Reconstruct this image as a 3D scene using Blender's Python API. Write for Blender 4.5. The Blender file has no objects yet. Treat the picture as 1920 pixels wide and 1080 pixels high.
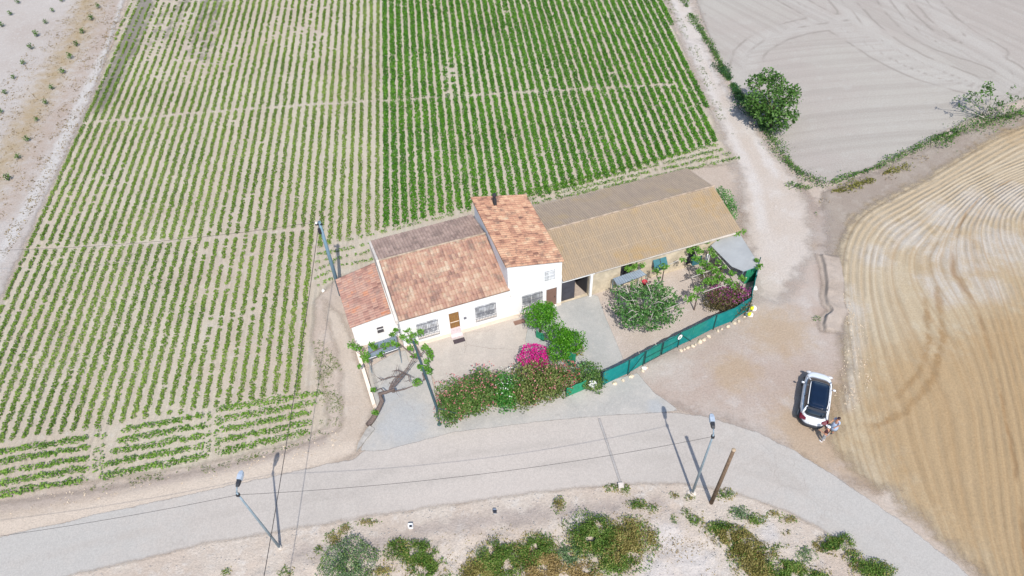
import bpy, bmesh, math, random
import numpy as np
from mathutils import Vector, Matrix, noise as mnoise
rng = np.random.default_rng(7); random.seed(7)
scene = bpy.context.scene
C = scene.collection
# ------------------------------------------------------------------ camera
FPX, H = 1404.875, 43.0
_n = np.array([50., 1265., FPX]); _d = _n/np.linalg.norm(_n)
_fw = np.array([0, 0, 1.]) - _d[2]*_d; _fw /= np.linalg.norm(_fw)
_rt = np.cross(_fw, -_d)
if _rt[0] < 0: _rt = -_rt
R = np.array([_rt, _fw, -_d])              # world = R @ (right, down, forward)
cam = bpy.data.cameras.new('camera'); camo = bpy.data.objects.new('camera', cam); C.objects.link(camo)
M = Matrix(((R[0, 0], -R[0, 1], -R[0, 2], 0), (R[1, 0], -R[1, 1], -R[1, 2], 0), (R[2, 0], -R[2, 1], -R[2, 2], H), (0, 0, 0, 1)))
camo.matrix_world = M
cam.sensor_width = 36; cam.lens = FPX/1920*36; cam.clip_start = 1; cam.clip_end = 3000
scene.camera = camo
# ------------------------------------------------------------------ light
SUN_EL, SUN_AZ = math.radians(53.8), math.atan2(0.168, -0.986)
world = bpy.data.worlds.new('World'); scene.world = world; world.use_nodes = True
nt = world.node_tree; nt.nodes.clear()
sky = nt.nodes.new('ShaderNodeTexSky'); sky.sky_type = 'NISHITA'; sky.sun_disc = False
sky.sun_elevation = SUN_EL; sky.sun_rotation = SUN_AZ
bg = nt.nodes.new('ShaderNodeBackground'); bg.inputs[1].default_value = 0.14
wo = nt.nodes.new('ShaderNodeOutputWorld')
nt.links.new(sky.outputs[0], bg.inputs[0]); nt.links.new(bg.outputs[0], wo.inputs[0])
sun = bpy.data.lights.new('sun', 'SUN'); sun.energy = 3.45; sun.angle = math.radians(0.53); sun.color = (1, .955, .88)
so = bpy.data.objects.new('sun', sun); C.objects.link(so)
sd = Vector((math.sin(SUN_AZ)*math.cos(SUN_EL), math.cos(SUN_AZ)*math.cos(SUN_EL), math.sin(SUN_EL)))
so.rotation_euler = sd.to_track_quat('Z', 'Y').to_euler(); so.location = sd*200
scene.view_settings.view_transform = 'Standard'; scene.view_settings.look = 'None'
scene.view_settings.exposure = 0.44; scene.view_settings.gamma = 1
try: scene.cycles.transparent_max_bounces = 24
except Exception: pass

# ------------------------------------------------------------------ helpers
def P(px, py, z=0.0):
    """point of the place at height z seen at that spot of the photograph"""
    r = R @ np.array([px-960., py-540., FPX]); t = (z-H)/r[2]
    return np.array([r[0]*t, r[1]*t, z])
AZ = math.radians(17.6); UX = np.array([math.cos(AZ), math.sin(AZ)]); VX = np.array([-math.sin(AZ), math.cos(AZ)])
OO = P(1051.7, 572)[:2]
def W(u, v, z=0.0):
    p = OO+UX*u+VX*v; return np.array([p[0], p[1], z])
def pts(l, z=0.0): return [P(x, y, z) for x, y in l]
def lin(c): 
    c = np.array(c)/255.; return np.where(c <= .04045, c/12.92, ((c+.055)/1.055)**2.4)
KALB = 1.62
def A(r, g, b): return tuple(np.clip(lin((r, g, b))/KALB, 0, .95))+(1,)
def D(r, g, b, k=1.0): return tuple(np.clip(lin((r, g, b))*k, 0, .95))+(1,)

class NT:
    def __init__(s, name):
        s.m = bpy.data.materials.new(name); s.m.use_nodes = True; s.t = s.m.node_tree
        s.b = s.t.nodes['Principled BSDF']; s.o = s.t.nodes['Material Output']
    def n(s, ty, **kw):
        k = s.t.nodes.new(ty)
        for a, v in kw.items(): setattr(k, a, v)
        return k
    def l(s, a, b): s.t.links.new(a, b)
    def set(s, sock, v):
        if hasattr(v, 'is_output') or isinstance(v, bpy.types.NodeSocket): s.l(v, sock)
        else: sock.default_value = v
    def pos(s): return s.n('ShaderNodeNewGeometry').outputs['Position']
    def noise(s, scale, detail=4, rough=.6, vec=None, dist=0):
        k = s.n('ShaderNodeTexNoise'); k.inputs['Scale'].default_value = scale; k.inputs['Detail'].default_value = detail
        k.inputs['Roughness'].default_value = rough; k.inputs['Distortion'].default_value = dist
        s.l(vec if vec is not None else s.pos(), k.inputs['Vector']); return k.outputs[0]
    def math(s, op, a, b=0.0, c=None, clamp=False):
        k = s.n('ShaderNodeMath', operation=op, use_clamp=clamp); s.set(k.inputs[0], a); s.set(k.inputs[1], b)
        if c is not None: s.set(k.inputs[2], c)
        return k.outputs[0]
    def step(s, v, lo, hi, a=0.0, b=1.0):
        k = s.n('ShaderNodeMapRange', interpolation_type='SMOOTHSTEP'); s.set(k.inputs[0], v)
        k.inputs[1].default_value = lo; k.inputs[2].default_value = hi; k.inputs[3].default_value = a; k.inputs[4].default_value = b
        return k.outputs[0]
    def mix(s, f, a, b, mode='MIX'):
        k = s.n('ShaderNodeMix', data_type='RGBA', blend_type=mode); s.set(k.inputs[0], f)
        s.set(k.inputs[6], a); s.set(k.inputs[7], b); return k.outputs[2]
    def attr(s, name): return s.n('ShaderNodeAttribute', attribute_name=name).outputs['Fac']
    def bump(s, h, dist=.05, strength=1.0, prev=None):
        k = s.n('ShaderNodeBump'); k.inputs['Strength'].default_value = strength; k.inputs['Distance'].default_value = dist
        s.l(h, k.inputs['Height'])
        if prev is not None: s.l(prev, k.inputs['Normal'])
        return k.outputs[0]
    def ramp(s, f, stops):
        k = s.n('ShaderNodeValToRGB'); e = k.color_ramp.elements
        while len(e) < len(stops): e.new(.5)
        for i, (p, c) in enumerate(stops): e[i].position = p; e[i].color = c
        s.l(f, k.inputs[0]); return k.outputs[0]
    def fin(s, col, rough=.9, normal=None, metal=0.0, spec=.3, emis=None):
        s.set(s.b.inputs['Base Color'], col); s.set(s.b.inputs['Roughness'], rough); s.b.inputs['Metallic'].default_value = metal
        s.b.inputs['Specular IOR Level'].default_value = spec
        if normal is not None: s.l(normal, s.b.inputs['Normal'])
        return s.m

def plain(name, col, rough=.7, metal=0.0, var=.12, scale=6., spec=.4, bump=0.0):
    m = NT(name); nz = m.noise(scale, 4)
    f = m.step(nz, .3, .7)
    c2 = tuple(min(1, x*(1-var)) for x in col[:3])+(1,); c1 = tuple(min(1, x*(1+var*.5)) for x in col[:3])+(1,)
    return m.fin(m.mix(f, c1, c2), rough, m.bump(m.noise(scale*6), bump) if bump else None, metal, spec)

def soil(name, c1, c2, c3, big=.12, mid=.9, fine=9., bump=.05, edge=None, stripes=None, patches=(), speck=.5, stone=None, streak=None, lines=None, mid_amt=.75, cracks=None):
    """bare ground: two tones in broad patches, a third in smaller ones, grit, optional furrows and torn edges"""
    m = NT(name)
    f1 = m.step(m.noise(big, 5, .65), .38, .62)
    col = m.mix(f1, c1, c2)
    f2 = m.step(m.noise(mid, 5, .7), .5, .72, 0, mid_amt)
    col = m.mix(f2, col, c3)
    hgt = m.noise(fine, 6, .75)
    for at, c, lo, hi, amt in patches:
        w = m.math('ADD', m.attr(at), m.math('MULTIPLY', m.math('SUBTRACT', m.noise(.8, 6, .7), .5), 1.3))
        col = m.mix(m.step(w, lo, hi, 0, amt), col, c)
    if streak:
        at, sc, c, amt = streak
        cx = m.n('ShaderNodeCombineXYZ'); m.l(m.math('MULTIPLY', m.attr(at), sc), cx.inputs[0]); m.l(m.math('MULTIPLY', m.noise(.15, 2), .6), cx.inputs[1])
        col = m.mix(m.step(m.noise(1., 3, .6, cx.outputs[0]), .4, .7, 0, amt), col, c)
    if lines:
        at, ds, wd, c, amt = lines
        dd = m.math('ADD', m.attr(at), m.math('MULTIPLY', m.math('SUBTRACT', m.noise(.4, 2), .5), .5)); keep = m.step(m.noise(.25, 3), .38, .55)
        for d0 in ds:
            k = m.step(m.math('ABSOLUTE', m.math('SUBTRACT', dd, d0)), wd, 0., 0, amt); col = m.mix(m.math('MULTIPLY', k, keep), col, c)
    if cracks:
        v = m.n('ShaderNodeTexVoronoi', feature='DISTANCE_TO_EDGE'); v.inputs['Scale'].default_value = cracks[0]
        w_ = m.n('ShaderNodeVectorMath', operation='ADD'); nn = m.n('ShaderNodeTexNoise'); nn.inputs['Scale'].default_value = .9; nn.inputs['Detail'].default_value = 5; m.l(m.pos(), nn.inputs['Vector'])
        m.l(m.pos(), w_.inputs[0]); m.l(nn.outputs['Color'], w_.inputs[1]); m.l(w_.outputs[0], v.inputs['Vector'])
        k = m.math('MULTIPLY', m.step(v.outputs['Distance'], .012, .003, 0, cracks[2]), m.step(m.noise(.2, 3), .5, .6)); col = m.mix(k, col, cracks[1])
    gv = m.step(hgt, .3, .7, .84, 1.1)
    col = m.mix(1.0, col, gv, 'MULTIPLY')
    sp = m.step(m.noise(fine*2.6, 2, .5), .66, .74, 0, speck)
    col = m.mix(sp, col, tuple(x*.5 for x in c2[:3])+(1,))
    nrm = m.bump(hgt, bump)
    if stripes:
        at, period, depth, dark, wob = stripes
        ph = m.math('ADD', m.math('MULTIPLY', m.attr(at), 2*math.pi/period), m.math('MULTIPLY', m.noise(.5, 3), wob))
        sn = m.math('SINE', ph)
        fade = m.step(m.noise(.35, 3), .35, .6, .35, 1)
        nrm = m.bump(m.math('MULTIPLY', sn, fade), depth, 1., nrm)
        if dark: col = m.mix(m.math('MULTIPLY', m.step(sn, .1, -1., 0, dark), fade), col, tuple(x*.6 for x in c2[:3])+(1,))
    if stone:
        v = m.n('ShaderNodeTexVoronoi'); v.inputs['Scale'].default_value = stone[0]; m.l(m.pos(), v.inputs['Vector'])
        s_ = m.math('MULTIPLY', m.step(v.outputs['Distance'], stone[1], stone[1]*.6), m.step(m.noise(1.3, 3), .45, .6))
        col = m.mix(m.math('MULTIPLY', s_, .8), col, stone[2]); nrm = m.bump(s_, .05, 1., nrm)
    sh = m.fin(col, .95, nrm, 0, .15)
    if edge:
        amp, w = edge
        e = m.math('ADD', m.attr('edge'), m.math('MULTIPLY', m.math('SUBTRACT', m.noise(.7, 6, .7), .5), amp*2))
        f = m.step(e, -w, w)
        tr = m.n('ShaderNodeBsdfTransparent'); mx = m.n('ShaderNodeMixShader')
        m.l(f, mx.inputs[0]); m.l(tr.outputs[0], mx.inputs[1]); m.l(m.b.outputs[0], mx.inputs[2]); m.l(mx.outputs[0], m.o.inputs[0])
    return sh

# ---- numpy geometry
def seg_dist(X, Y, poly, closed=False):
    d = np.full(X.shape, 1e9); n = len(poly)
    for i in range(n if closed else n-1):
        a, b = poly[i][:2], poly[(i+1) % n][:2]; e = b-a; L = max(e@e, 1e-9)
        t = np.clip(((X-a[0])*e[0]+(Y-a[1])*e[1])/L, 0, 1)
        d = np.minimum(d, np.hypot(X-a[0]-t*e[0], Y-a[1]-t*e[1]))
    return d
def inside(X, Y, poly):
    r = np.zeros(X.shape, bool); n = len(poly)
    for i in range(n):
        a, b = poly[i], poly[(i+1) % n]
        c = (a[1] > Y) != (b[1] > Y)
        with np.errstate(divide='ignore', invalid='ignore'):
            xx = (b[0]-a[0])*(Y-a[1])/(b[1]-a[1])+a[0]
        r ^= c & (X < xx)
    return r
def sdist(X, Y, poly):
    d = seg_dist(X, Y, poly, True); return np.where(inside(X, Y, poly), d, -d)
def rawmesh(name, V, F4, attrs=None, smooth=False):
    me = bpy.data.meshes.new(name); nv, nf = len(V), len(F4); k = F4.shape[1]
    me.vertices.add(nv); me.vertices.foreach_set('co', np.asarray(V, np.float32).ravel())
    me.loops.add(nf*k); me.loops.foreach_set('vertex_index', np.asarray(F4, np.int32).ravel())
    me.polygons.add(nf); me.polygons.foreach_set('loop_start', np.arange(0, nf*k, k, dtype=np.int32))
    me.polygons.foreach_set('loop_total', np.full(nf, k, np.int32))
    if attrs:
        for a, v in attrs.items():
            at = me.attributes.new(a, 'FLOAT', 'POINT'); at.data.foreach_set('value', np.asarray(v, np.float32))
    me.update(calc_edges=True)
    me.polygons.foreach_set('use_smooth', np.full(nf, bool(smooth)))
    return me
def link(me, name, mat, parent=None):
    o = bpy.data.objects.new(name, me); C.objects.link(o)
    if mat: me.materials.append(mat)
    if parent is not None:
        o.parent = parent
        l = parent.location if parent.parent is None else parent.location+parent.parent.location
        me.transform(Matrix.Translation(-l))
    return o
def tag(o, label=None, cat=None, group=None, kind=None):
    if label: o['label'] = label
    if cat: o['category'] = cat
    if group: o['group'] = group
    if kind: o['kind'] = kind
    return o
def thing(name, label, cat, loc, group=None):
    o = bpy.data.objects.new(name, None); C.objects.link(o); o.location = Vector([float(x) for x in loc]); o.empty_display_size = .2
    return tag(o, label, cat, group)
def dup(root, loc, rot=0, scale=1, label=None):
    r = root.copy(); C.objects.link(r); r.location = Vector([float(x) for x in loc]); r.rotation_euler = (0, 0, rot); r.scale = (scale,)*3
    if label: r['label'] = label
    for ch in list(root.children):
        c = ch.copy(); C.objects.link(c); c.parent = r
        for g in list(ch.children):
            d = g.copy(); C.objects.link(d); d.parent = c
    return r
class MB:
    def __init__(s): s.v = []; s.f = []
    def add(s, vs, fs):
        b = len(s.v); s.v += [tuple(float(c) for c in p) for p in vs]; s.f += [tuple(i+b for i in f) for f in fs]; return s
    def box(s, c, x, y, z, ax=None):
        ax = ax or ((1, 0), (0, 1)); X = np.array(list(ax[0])+[0]); Y = np.array(list(ax[1])+[0]); Z = np.array([0, 0, 1.]); c = np.array(c, float)
        vs = [c+X*x*.5*i+Y*y*.5*j+Z*z*.5*k for k in (-1, 1) for i, j in ((-1, -1), (1, -1), (1, 1), (-1, 1))]
        return s.add(vs, [(3, 2, 1, 0), (4, 5, 6, 7), (0, 1, 5, 4), (1, 2, 6, 5), (2, 3, 7, 6), (3, 0, 4, 7)])
    def hbox(s, u0, u1, v0, v1, z0, z1):
        c = W((u0+u1)/2, (v0+v1)/2, (z0+z1)/2); return s.box(c, abs(u1-u0), abs(v1-v0), z1-z0, (UX, VX))
    def prism(s, poly, z0, z1):
        n = len(poly); zt = z1 if hasattr(z1, '__len__') else [z1]*n
        vs = [(p[0], p[1], z0) for p in poly]+[(p[0], p[1], zt[i]) for i, p in enumerate(poly)]
        return s.add(vs, [tuple(range(n))[::-1], tuple(range(n, 2*n))]+[(i, (i+1) % n, n+(i+1) % n, n+i) for i in range(n)])
    def tube(s, pl, r, n=8, cap=True):
        pl = [np.array(p, float) for p in pl]; rs = r if hasattr(r, '__len__') else [r]*len(pl)
        vs = []; fs = []
        t0 = pl[1]-pl[0]; ref = np.array([0, 0, 1.]) if abs(t0[2]) < .9*np.linalg.norm(t0) else np.array([1., 0, 0])
        for i, p in enumerate(pl):
            t = (pl[min(i+1, len(pl)-1)]-pl[max(i-1, 0)]); t = t/(np.linalg.norm(t)+1e-9)
            a = np.cross(t, ref); a /= np.linalg.norm(a)+1e-9; b = np.cross(t, a)
            vs += [p+rs[i]*(a*math.cos(2*math.pi*k/n)+b*math.sin(2*math.pi*k/n)) for k in range(n)]
        for i in range(len(pl)-1):
            fs += [(i*n+k, i*n+(k+1) % n, (i+1)*n+(k+1) % n, (i+1)*n+k) for k in range(n)]
        if cap: fs += [tuple(range(n))[::-1], tuple(range((len(pl)-1)*n, len(pl)*n))]
        return s.add(vs, fs)
    def ell(s, c, rx, ry, rz, n=12, m=8, rot=0, zmin=-1):
        c = np.array(c, float); vs = []; fs = []; cr, sr = math.cos(rot), math.sin(rot)
        for j in range(m+1):
            zz = zmin+(1-zmin)*j/m; rr = math.sqrt(max(0, 1-zz*zz))
            for k in range(n):
                a = 2*math.pi*k/n; x, y = rx*rr*math.cos(a), ry*rr*math.sin(a)
                vs.append(c+np.array([x*cr-y*sr, x*sr+y*cr, rz*zz]))
        for j in range(m): fs += [(j*n+k, j*n+(k+1) % n, (j+1)*n+(k+1) % n, (j+1)*n+k) for k in range(n)]
        fs += [tuple(range(n))[::-1], tuple(range(m*n, (m+1)*n))]
        return s.add(vs, fs)
    def lathe(s, c, prof, n=16):
        c = np.array(c, float); vs = []; fs = []
        for r, z in prof: vs += [c+np.array([r*math.cos(2*math.pi*k/n), r*math.sin(2*math.pi*k/n), z]) for k in range(n)]
        for j in range(len(prof)-1): fs += [(j*n+k, j*n+(k+1) % n, (j+1)*n+(k+1) % n, (j+1)*n+k) for k in range(n)]
        fs += [tuple(range(n))[::-1], tuple(range((len(prof)-1)*n, len(prof)*n))]
        return s.add(vs, fs)
    def build(s, name, mat, parent=None, smooth=False, bevel=0):
        me = bpy.data.meshes.new(name); me.from_pydata(s.v, [], s.f)
        bm = bmesh.new(); bm.from_mesh(me); bmesh.ops.recalc_face_normals(bm, faces=bm.faces)
        if bevel: bmesh.ops.bevel(bm, geom=bm.edges[:], offset=bevel, segments=1, affect='EDGES', clamp_overlap=True)
        bm.to_mesh(me); bm.free()
        if smooth:
            for p in me.polygons: p.use_smooth = True
        return link(me, name, mat, parent)

def sheet(name, poly, z, res, mat, margin=.5, attrs=None, hfun=None, label=None, kind='structure'):
    poly = [np.array(p[:2]) for p in poly]; a = np.array(poly)
    x0, y0 = a.min(0)-margin-res; x1, y1 = a.max(0)+margin+res
    x0 = max(x0, -140); x1 = min(x1, 140); y0 = max(y0, 5); y1 = min(y1, 160)
    xs = np.arange(x0, x1+res, res); ys = np.arange(y0, y1+res, res); X, Y = np.meshgrid(xs, ys)
    d = sdist(X, Y, poly); keep = d > -margin
    kc = keep[:-1, :-1] | keep[1:, :-1] | keep[:-1, 1:] | keep[1:, 1:]
    idx = np.arange(X.size).reshape(X.shape)
    F = np.stack([idx[:-1, :-1][kc], idx[:-1, 1:][kc], idx[1:, 1:][kc], idx[1:, :-1][kc]], 1)
    used = np.unique(F); rm = np.full(X.size, -1); rm[used] = np.arange(len(used)); F = rm[F]
    xf, yf, df = X.ravel()[used], Y.ravel()[used], d.ravel()[used]
    zz = np.full(len(xf), z, float)
    if hfun is not None: zz += hfun(xf, yf, df)
    at = {'edge': df}
    for k, fn in (attrs or {}).items(): at[k] = fn(xf, yf)
    me = rawmesh(name, np.stack([xf, yf, zz], 1), F, at, True)
    o = link(me, name, mat); tag(o, label, None, None, kind); return o

# ---- foliage
def leafset(C3, size, up=.35, flat=0.0):
    """one rhombic leaf (clump) per centre"""
    n = len(C3); N = rng.normal(size=(n, 3)); N[:, 2] = np.abs(N[:, 2])+up; N /= np.linalg.norm(N, axis=1)[:, None]
    T = np.cross(N, rng.normal(size=(n, 3))); T /= np.linalg.norm(T, axis=1)[:, None]+1e-9; B = np.cross(N, T)
    s = (size*rng.uniform(.7, 1.3, n))[:, None]*.5
    V = np.stack([C3-T*s, C3+B*s*.62, C3+T*s, C3-B*s*.62], 1).reshape(-1, 3)
    return V, np.arange(4*n).reshape(n, 4)
def foliage(name, C3, size, mat, parent=None, rnd=None, up=.35):
    C3 = np.asarray(C3, float); size = np.full(len(C3), size) if np.isscalar(size) else size
    V, F = leafset(C3, size, up); r = rng.random(len(C3)) if rnd is None else rnd
    me = rawmesh(name, V, F, {'rnd': np.repeat(r, 4)}); return link(me, name, mat, parent)
def blob(c, rx, ry, rz, n, shell=.55, gap=0.0, low=0.0):
    """leaf centres in one rounded mass, denser toward its outside, with ragged gaps"""
    out = []
    d = rng.normal(size=(n*3, 3)); d /= np.linalg.norm(d, axis=1)[:, None]
    r = shell+(1-shell)*rng.random(n*3)**.7
    lump = 1+.16*np.sin(d[:, 0]*5+c[0]*3)*np.sin(d[:, 1]*5+c[1]*2)+.1*np.sin(d[:, 2]*9+c[0])
    p = d*(r*lump)[:, None]*np.array([rx, ry, rz])+np.array(c)
    if gap:
        g = np.array([mnoise.noise(Vector(q*(1.9/max(.5, min(rx, 1.3))))) for q in p]); p = p[g > -.5+gap]
    p = p[p[:, 2] > max(.03, low)]
    return p[:n]
def leafmat(name, stops, trans=.3, rough=.55, noise=(1.5, .35)):
    m = NT(name); a = m.attr('rnd')
    nz = m.noise(noise[0], 4, .6)
    f = m.math('ADD', m.math('MULTIPLY', a, 1-noise[1]), m.math('MULTIPLY', m.step(nz, .3, .7), noise[1]))
    col = m.ramp(f, stops); m.fin(col, rough, None, 0, .25)
    tl = m.n('ShaderNodeBsdfTranslucent'); m.l(col, tl.inputs[0]); mx = m.n('ShaderNodeMixShader'); mx.inputs[0].default_value = trans
    m.l(m.b.outputs[0], mx.inputs[1]); m.l(tl.outputs[0], mx.inputs[2]); m.l(mx.outputs[0], m.o.inputs[0]); return m.m
def S3(d, m_, l): return [(0.05, d), (.45, m_), (.95, l)]

# ------------------------------------------------------------------ materials
m_ground = soil('sandy_ground', A(222, 206, 191), A(213, 195, 179), A(228, 215, 202), .07, .5, 7, .05)
m_track = soil('pale_dirt', A(229, 218, 208), A(222, 207, 193), A(235, 226, 218), .1, .5, 8, .04, edge=(1.6, .9), patches=[('wheel', A(236, 228, 221), .35, 1., .8)])
m_yard = soil('yard_dirt', A(216, 202, 191), A(206, 186, 172), A(226, 216, 208), .16, .35, 8, .05, edge=(1.5, .9), patches=[('tan', A(206, 180, 150), .3, 1., .75)])
m_shoulder = soil('shoulder_dirt', A(226, 211, 195), A(219, 201, 183), A(231, 217, 203), .15, .9, 9, .05, edge=(.5, .35), patches=[('ditch', A(200, 184, 172), .4, .9, .8), ('sand', A(236, 219, 201), .2, .9, .9)])
m_vsoil = soil('vegetable_field_soil', A(229, 217, 196), A(222, 206, 186), A(232, 223, 207), .08, 1.2, 10, .05, edge=(.5, .3), speck=.55,
               stripes=('furrow', .78, .07, .06, .8), patches=[('wet', A(148, 143, 133), .45, .9, .85)])
m_lsoil = soil('young_vine_field_soil', A(222, 213, 206), A(213, 201, 192), A(230, 225, 220), .08, 2.2, 7, .09, edge=(.8, .4), speck=.5,
               patches=[('straw', A(198, 174, 134), .4, 1.2, .9), ('straw2', A(203, 180, 162), .5, 1.1, .6), ('path', A(234, 229, 224), .55, .85, .8)])
m_gsoil = soil('harrowed_soil', A(207, 200, 190), A(203, 193, 184), A(212, 206, 197), .06, .6, 8, .04, edge=(.5, .25), speck=.3,
               streak=('furrow', 1.15, A(180, 171, 162), .42), lines=('tdist', (.0, 1.5), .28, A(172, 163, 154), .7), patches=[('trk', A(216, 210, 202), .2, .9, .5)])
m_tsoil = soil('ochre_ploughed_soil', A(216, 197, 166), A(209, 184, 148), A(221, 206, 180), .1, .5, 9, .05, edge=(1.7, .8), speck=.4,
               stripes=('furrow', .5, .03, .3, 2.2), streak=('furrow', 5., A(186, 152, 110), .4), mid_amt=.9, lines=('furrow', (6.2, 13.5, 44.), .22, A(166, 130, 90), .7),
               patches=[('pale', A(222, 205, 178), .3, 1.0, .85), ('chalk', A(228, 221, 212), .45, 1.2, .8), ('brown', A(204, 174, 133), .2, 1.0, .85), ('arc', A(176, 142, 100), .5, 1.0, .7)])
m_bank = soil('brown_bank_soil', A(200, 186, 172), A(190, 174, 160), A(213, 200, 186), .2, 1.1, 9, .1, edge=(1.2, .6), speck=.6)
m_verge = soil('stony_slope_soil', A(238, 224, 209), A(231, 213, 196), A(243, 234, 224), .2, 1., 8, .07, edge=(.35, .2), speck=.75,
               patches=[('grey', A(198, 184, 175), .35, 1.05, .75), ('chalk', A(238, 230, 224), .5, 1., .8)], stone=(4., .22, A(236, 230, 224)))
m_road = soil('road_surface', A(216, 207, 198), A(211, 202, 193), A(220, 212, 203), .12, .5, 12, .01, cracks=(.33, A(190, 181, 172), .35), lines=('cdist', (.85, -.85, 2.4), .5, A(202, 193, 184), .5), edge=(.3, .06), speck=.1,
              patches=[('sand', A(224, 213, 203), .2, 1.1, .8), ('blue', A(209, 205, 199), .3, 1.1, .8), ('seam', A(185, 178, 172), .85, 1.15, .6)])
m_conc = soil('concrete', A(216, 210, 202), A(203, 199, 193), A(226, 219, 210), .45, 2.2, 14, .012, cracks=(.45, A(180, 175, 169), .4), edge=(.12, .05), speck=.25,
              patches=[('blue', A(200, 202, 203), .4, 1., .75)])
m_terr = soil('terrace_concrete', A(222, 211, 200), A(212, 203, 193), A(230, 221, 210), .4, 1.1, 14, .012, cracks=(.4, A(176, 166, 156), .5), edge=(.05, .03), speck=.25)
m_path = soil('grey_path_concrete', A(210, 208, 203), A(198, 198, 194), A(220, 216, 210), .45, 1.2, 14, .012, cracks=(.4, A(160, 158, 152), .6), edge=(.06, .03), speck=.3)
m_gravel = soil('garden_gravel', A(224, 210, 199), A(217, 202, 190), A(229, 217, 207), .4, 1.5, 16, .03, edge=(.1, .05), speck=.6)
m_cut = soil('trench_patch', A(206, 201, 196), A(196, 190, 186), A(212, 208, 203), 1., 3, 14, .012, edge=(.04, .06), speck=.3)

# ------------------------------------------------------------------ ground and its surfaces
gp = MB(); gp.add([(-900, -700, -.02), (900, -700, -.02), (900, 1100, -.02), (-900, 1100, -.02)], [(0, 1, 2, 3)])
tag(gp.build('ground', m_ground), kind='structure')
RD = (math.sin(math.radians(-5.05)), math.cos(math.radians(-5.05))); RN = (RD[1], -RD[0])      # along / across the crop rows
def across(x, y): return x*RN[0]+y*RN[1]
def band(line, w, z=0):           # 1 on the line falling to 0 at w
    ln = [np.array(p[:2]) for p in pts(line)]
    return lambda x, y: np.clip(1-seg_dist(x, y, ln)/w, 0, 1)
def spot(l):                      # soft round patches (px, py, radius m)
    cs = [(P(a, b), r) for a, b, r in l]
    return lambda x, y: np.max([np.clip(1.25-np.hypot(x-c[0], y-c[1])/r, 0, 1) for c, r in cs], 0)
main_px = [(258, -45), (178, 178), (103, 343), (52, 457), (-20, 620), (-150, 900), (-30, 940), (0, 925), (170, 905), (400, 868), (560, 828), (615, 800), (612, 740), (585, 640), (592, 560), (632, 522), (700, 500), (890, 410), (1003, 384), (1290, 316), (1385, 305), (1340, 225), (1280, 90), (1222, -45)]
FIELD = [p[:2] for p in pts(main_px)]
sheet('left_field', pts([(-700, -50), (250, -50), (170, 190), (95, 350), (45, 460), (-30, 620), (-180, 930), (-900, 1000)]), .004, .6, m_lsoil, 1.,
      {'straw': band([(175, -20), (150, 60), (105, 130), (75, 185), (35, 260), (-40, 380)], 5.2), 'straw2': band([(230, -30), (190, 80), (140, 160), (60, 300), (10, 400)], 5.),
       'path': band([(243, -40), (215, 60), (165, 165), (100, 300), (50, 390), (0, 480), (-60, 600)], 1.5)})
wet0 = lambda x, y: np.clip(band([(275, -5), (240, 90), (200, 190)], 5.5)(x, y)*.95+band([(415, -10), (385, 70), (375, 110)], 3.2)(x, y)*.9+band([(350, 0), (300, 70)], 5)(x, y)*.6, 0, 1)*.9
def wet(x, y):
    k = np.round((across(x, y)-across(*P(723, 200)[:2])+.39)/.78); h = np.modf(np.abs(np.sin(k*12.9898)*43758.5))[0]; return wet0(x, y)*(.45+.75*h)
sheet('vegetable_field', FIELD, .010, .26, m_vsoil, .8, {'furrow': across, 'wet': wet})
trk1 = [(1560, -20), (1640, 70), (1720, 115), (1770, 135), (1860, 170), (1905, 150), (1890, 125), (1820, 100), (1740, 75), (1680, 20), (1650, -30)]
trk2 = [(1392, 150), (1400, 100), (1440, 70), (1500, 50), (1590, 38)]; trk3 = [(1720, -20), (1780, 50), (1860, 95)]; trk4 = [(1470, -10), (1590, 60), (1700, 130), (1830, 165)]
def smooth(l, n=2):
    for _ in range(n):
        o = [l[0]]
        for a, b in zip(l[:-1], l[1:]): o += [(a[0]*.75+b[0]*.25, a[1]*.75+b[1]*.25), (a[0]*.25+b[0]*.75, a[1]*.25+b[1]*.75)]
        l = o+[l[-1]]
    return l
def trk(w, a=1.): 
    fs = [band(t, w) for t in (trk1, trk2, trk3, trk4)]; return lambda x, y: np.max([f(x, y) for f in fs], 0)
tw, tn = trk(2.6), trk(3.6)
rut = lambda x, y: np.clip(1-np.abs(tn(x, y)-.42)*6, 0, 1)
def tdist(x, y): return np.min([seg_dist(x, y, [np.array(p[:2]) for p in pts(smooth(t))]) for t in (trk1, trk2, trk3, trk4)], 0)
inner = [p[:2] for p in pts([(1392, 150), (1400, 100), (1440, 70), (1500, 50), (1590, 38), (1640, 70), (1720, 115), (1770, 135), (1860, 172), (1930, 190), (1800, 300), (1548, 400), (1400, 260)])]
_g = P(1460, 70)-P(1350, 0); _g = _g[:2]/np.linalg.norm(_g[:2])
def gfur(x, y): return np.where(inside(x, y, inner), (y-.16*x)+.8*np.sin(x*.16), (x*_g[1]-y*_g[0])+.6*np.sin(y*.2)+60)
gl = [np.array(p[:2]) for p in pts([(1275, -60), (1345, 110), (1400, 200), (1470, 290), (1545, 345), (1700, 285), (2050, 130)])]
sheet('harrowed_field', pts([(1283, -60), (1345, 110), (1400, 200), (1462, 280), (1505, 325), (1548, 343), (1620, 320), (1700, 283), (1800, 232), (1960, 165), (2500, -60)]), .006, .5, m_gsoil, .8,
      {'furrow': gfur, 'trk': tw, 'tdist': tdist})
sheet('brown_bank', pts([(1545, 362), (1600, 335), (1700, 295), (1800, 250), (1960, 190), (1960, 245), (1850, 275), (1750, 335), (1650, 385), (1600, 420), (1580, 470), (1572, 540), (1585, 640), (1545, 640), (1530, 520), (1530, 420)]), .008, .5, m_bank, 1.3)
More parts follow.
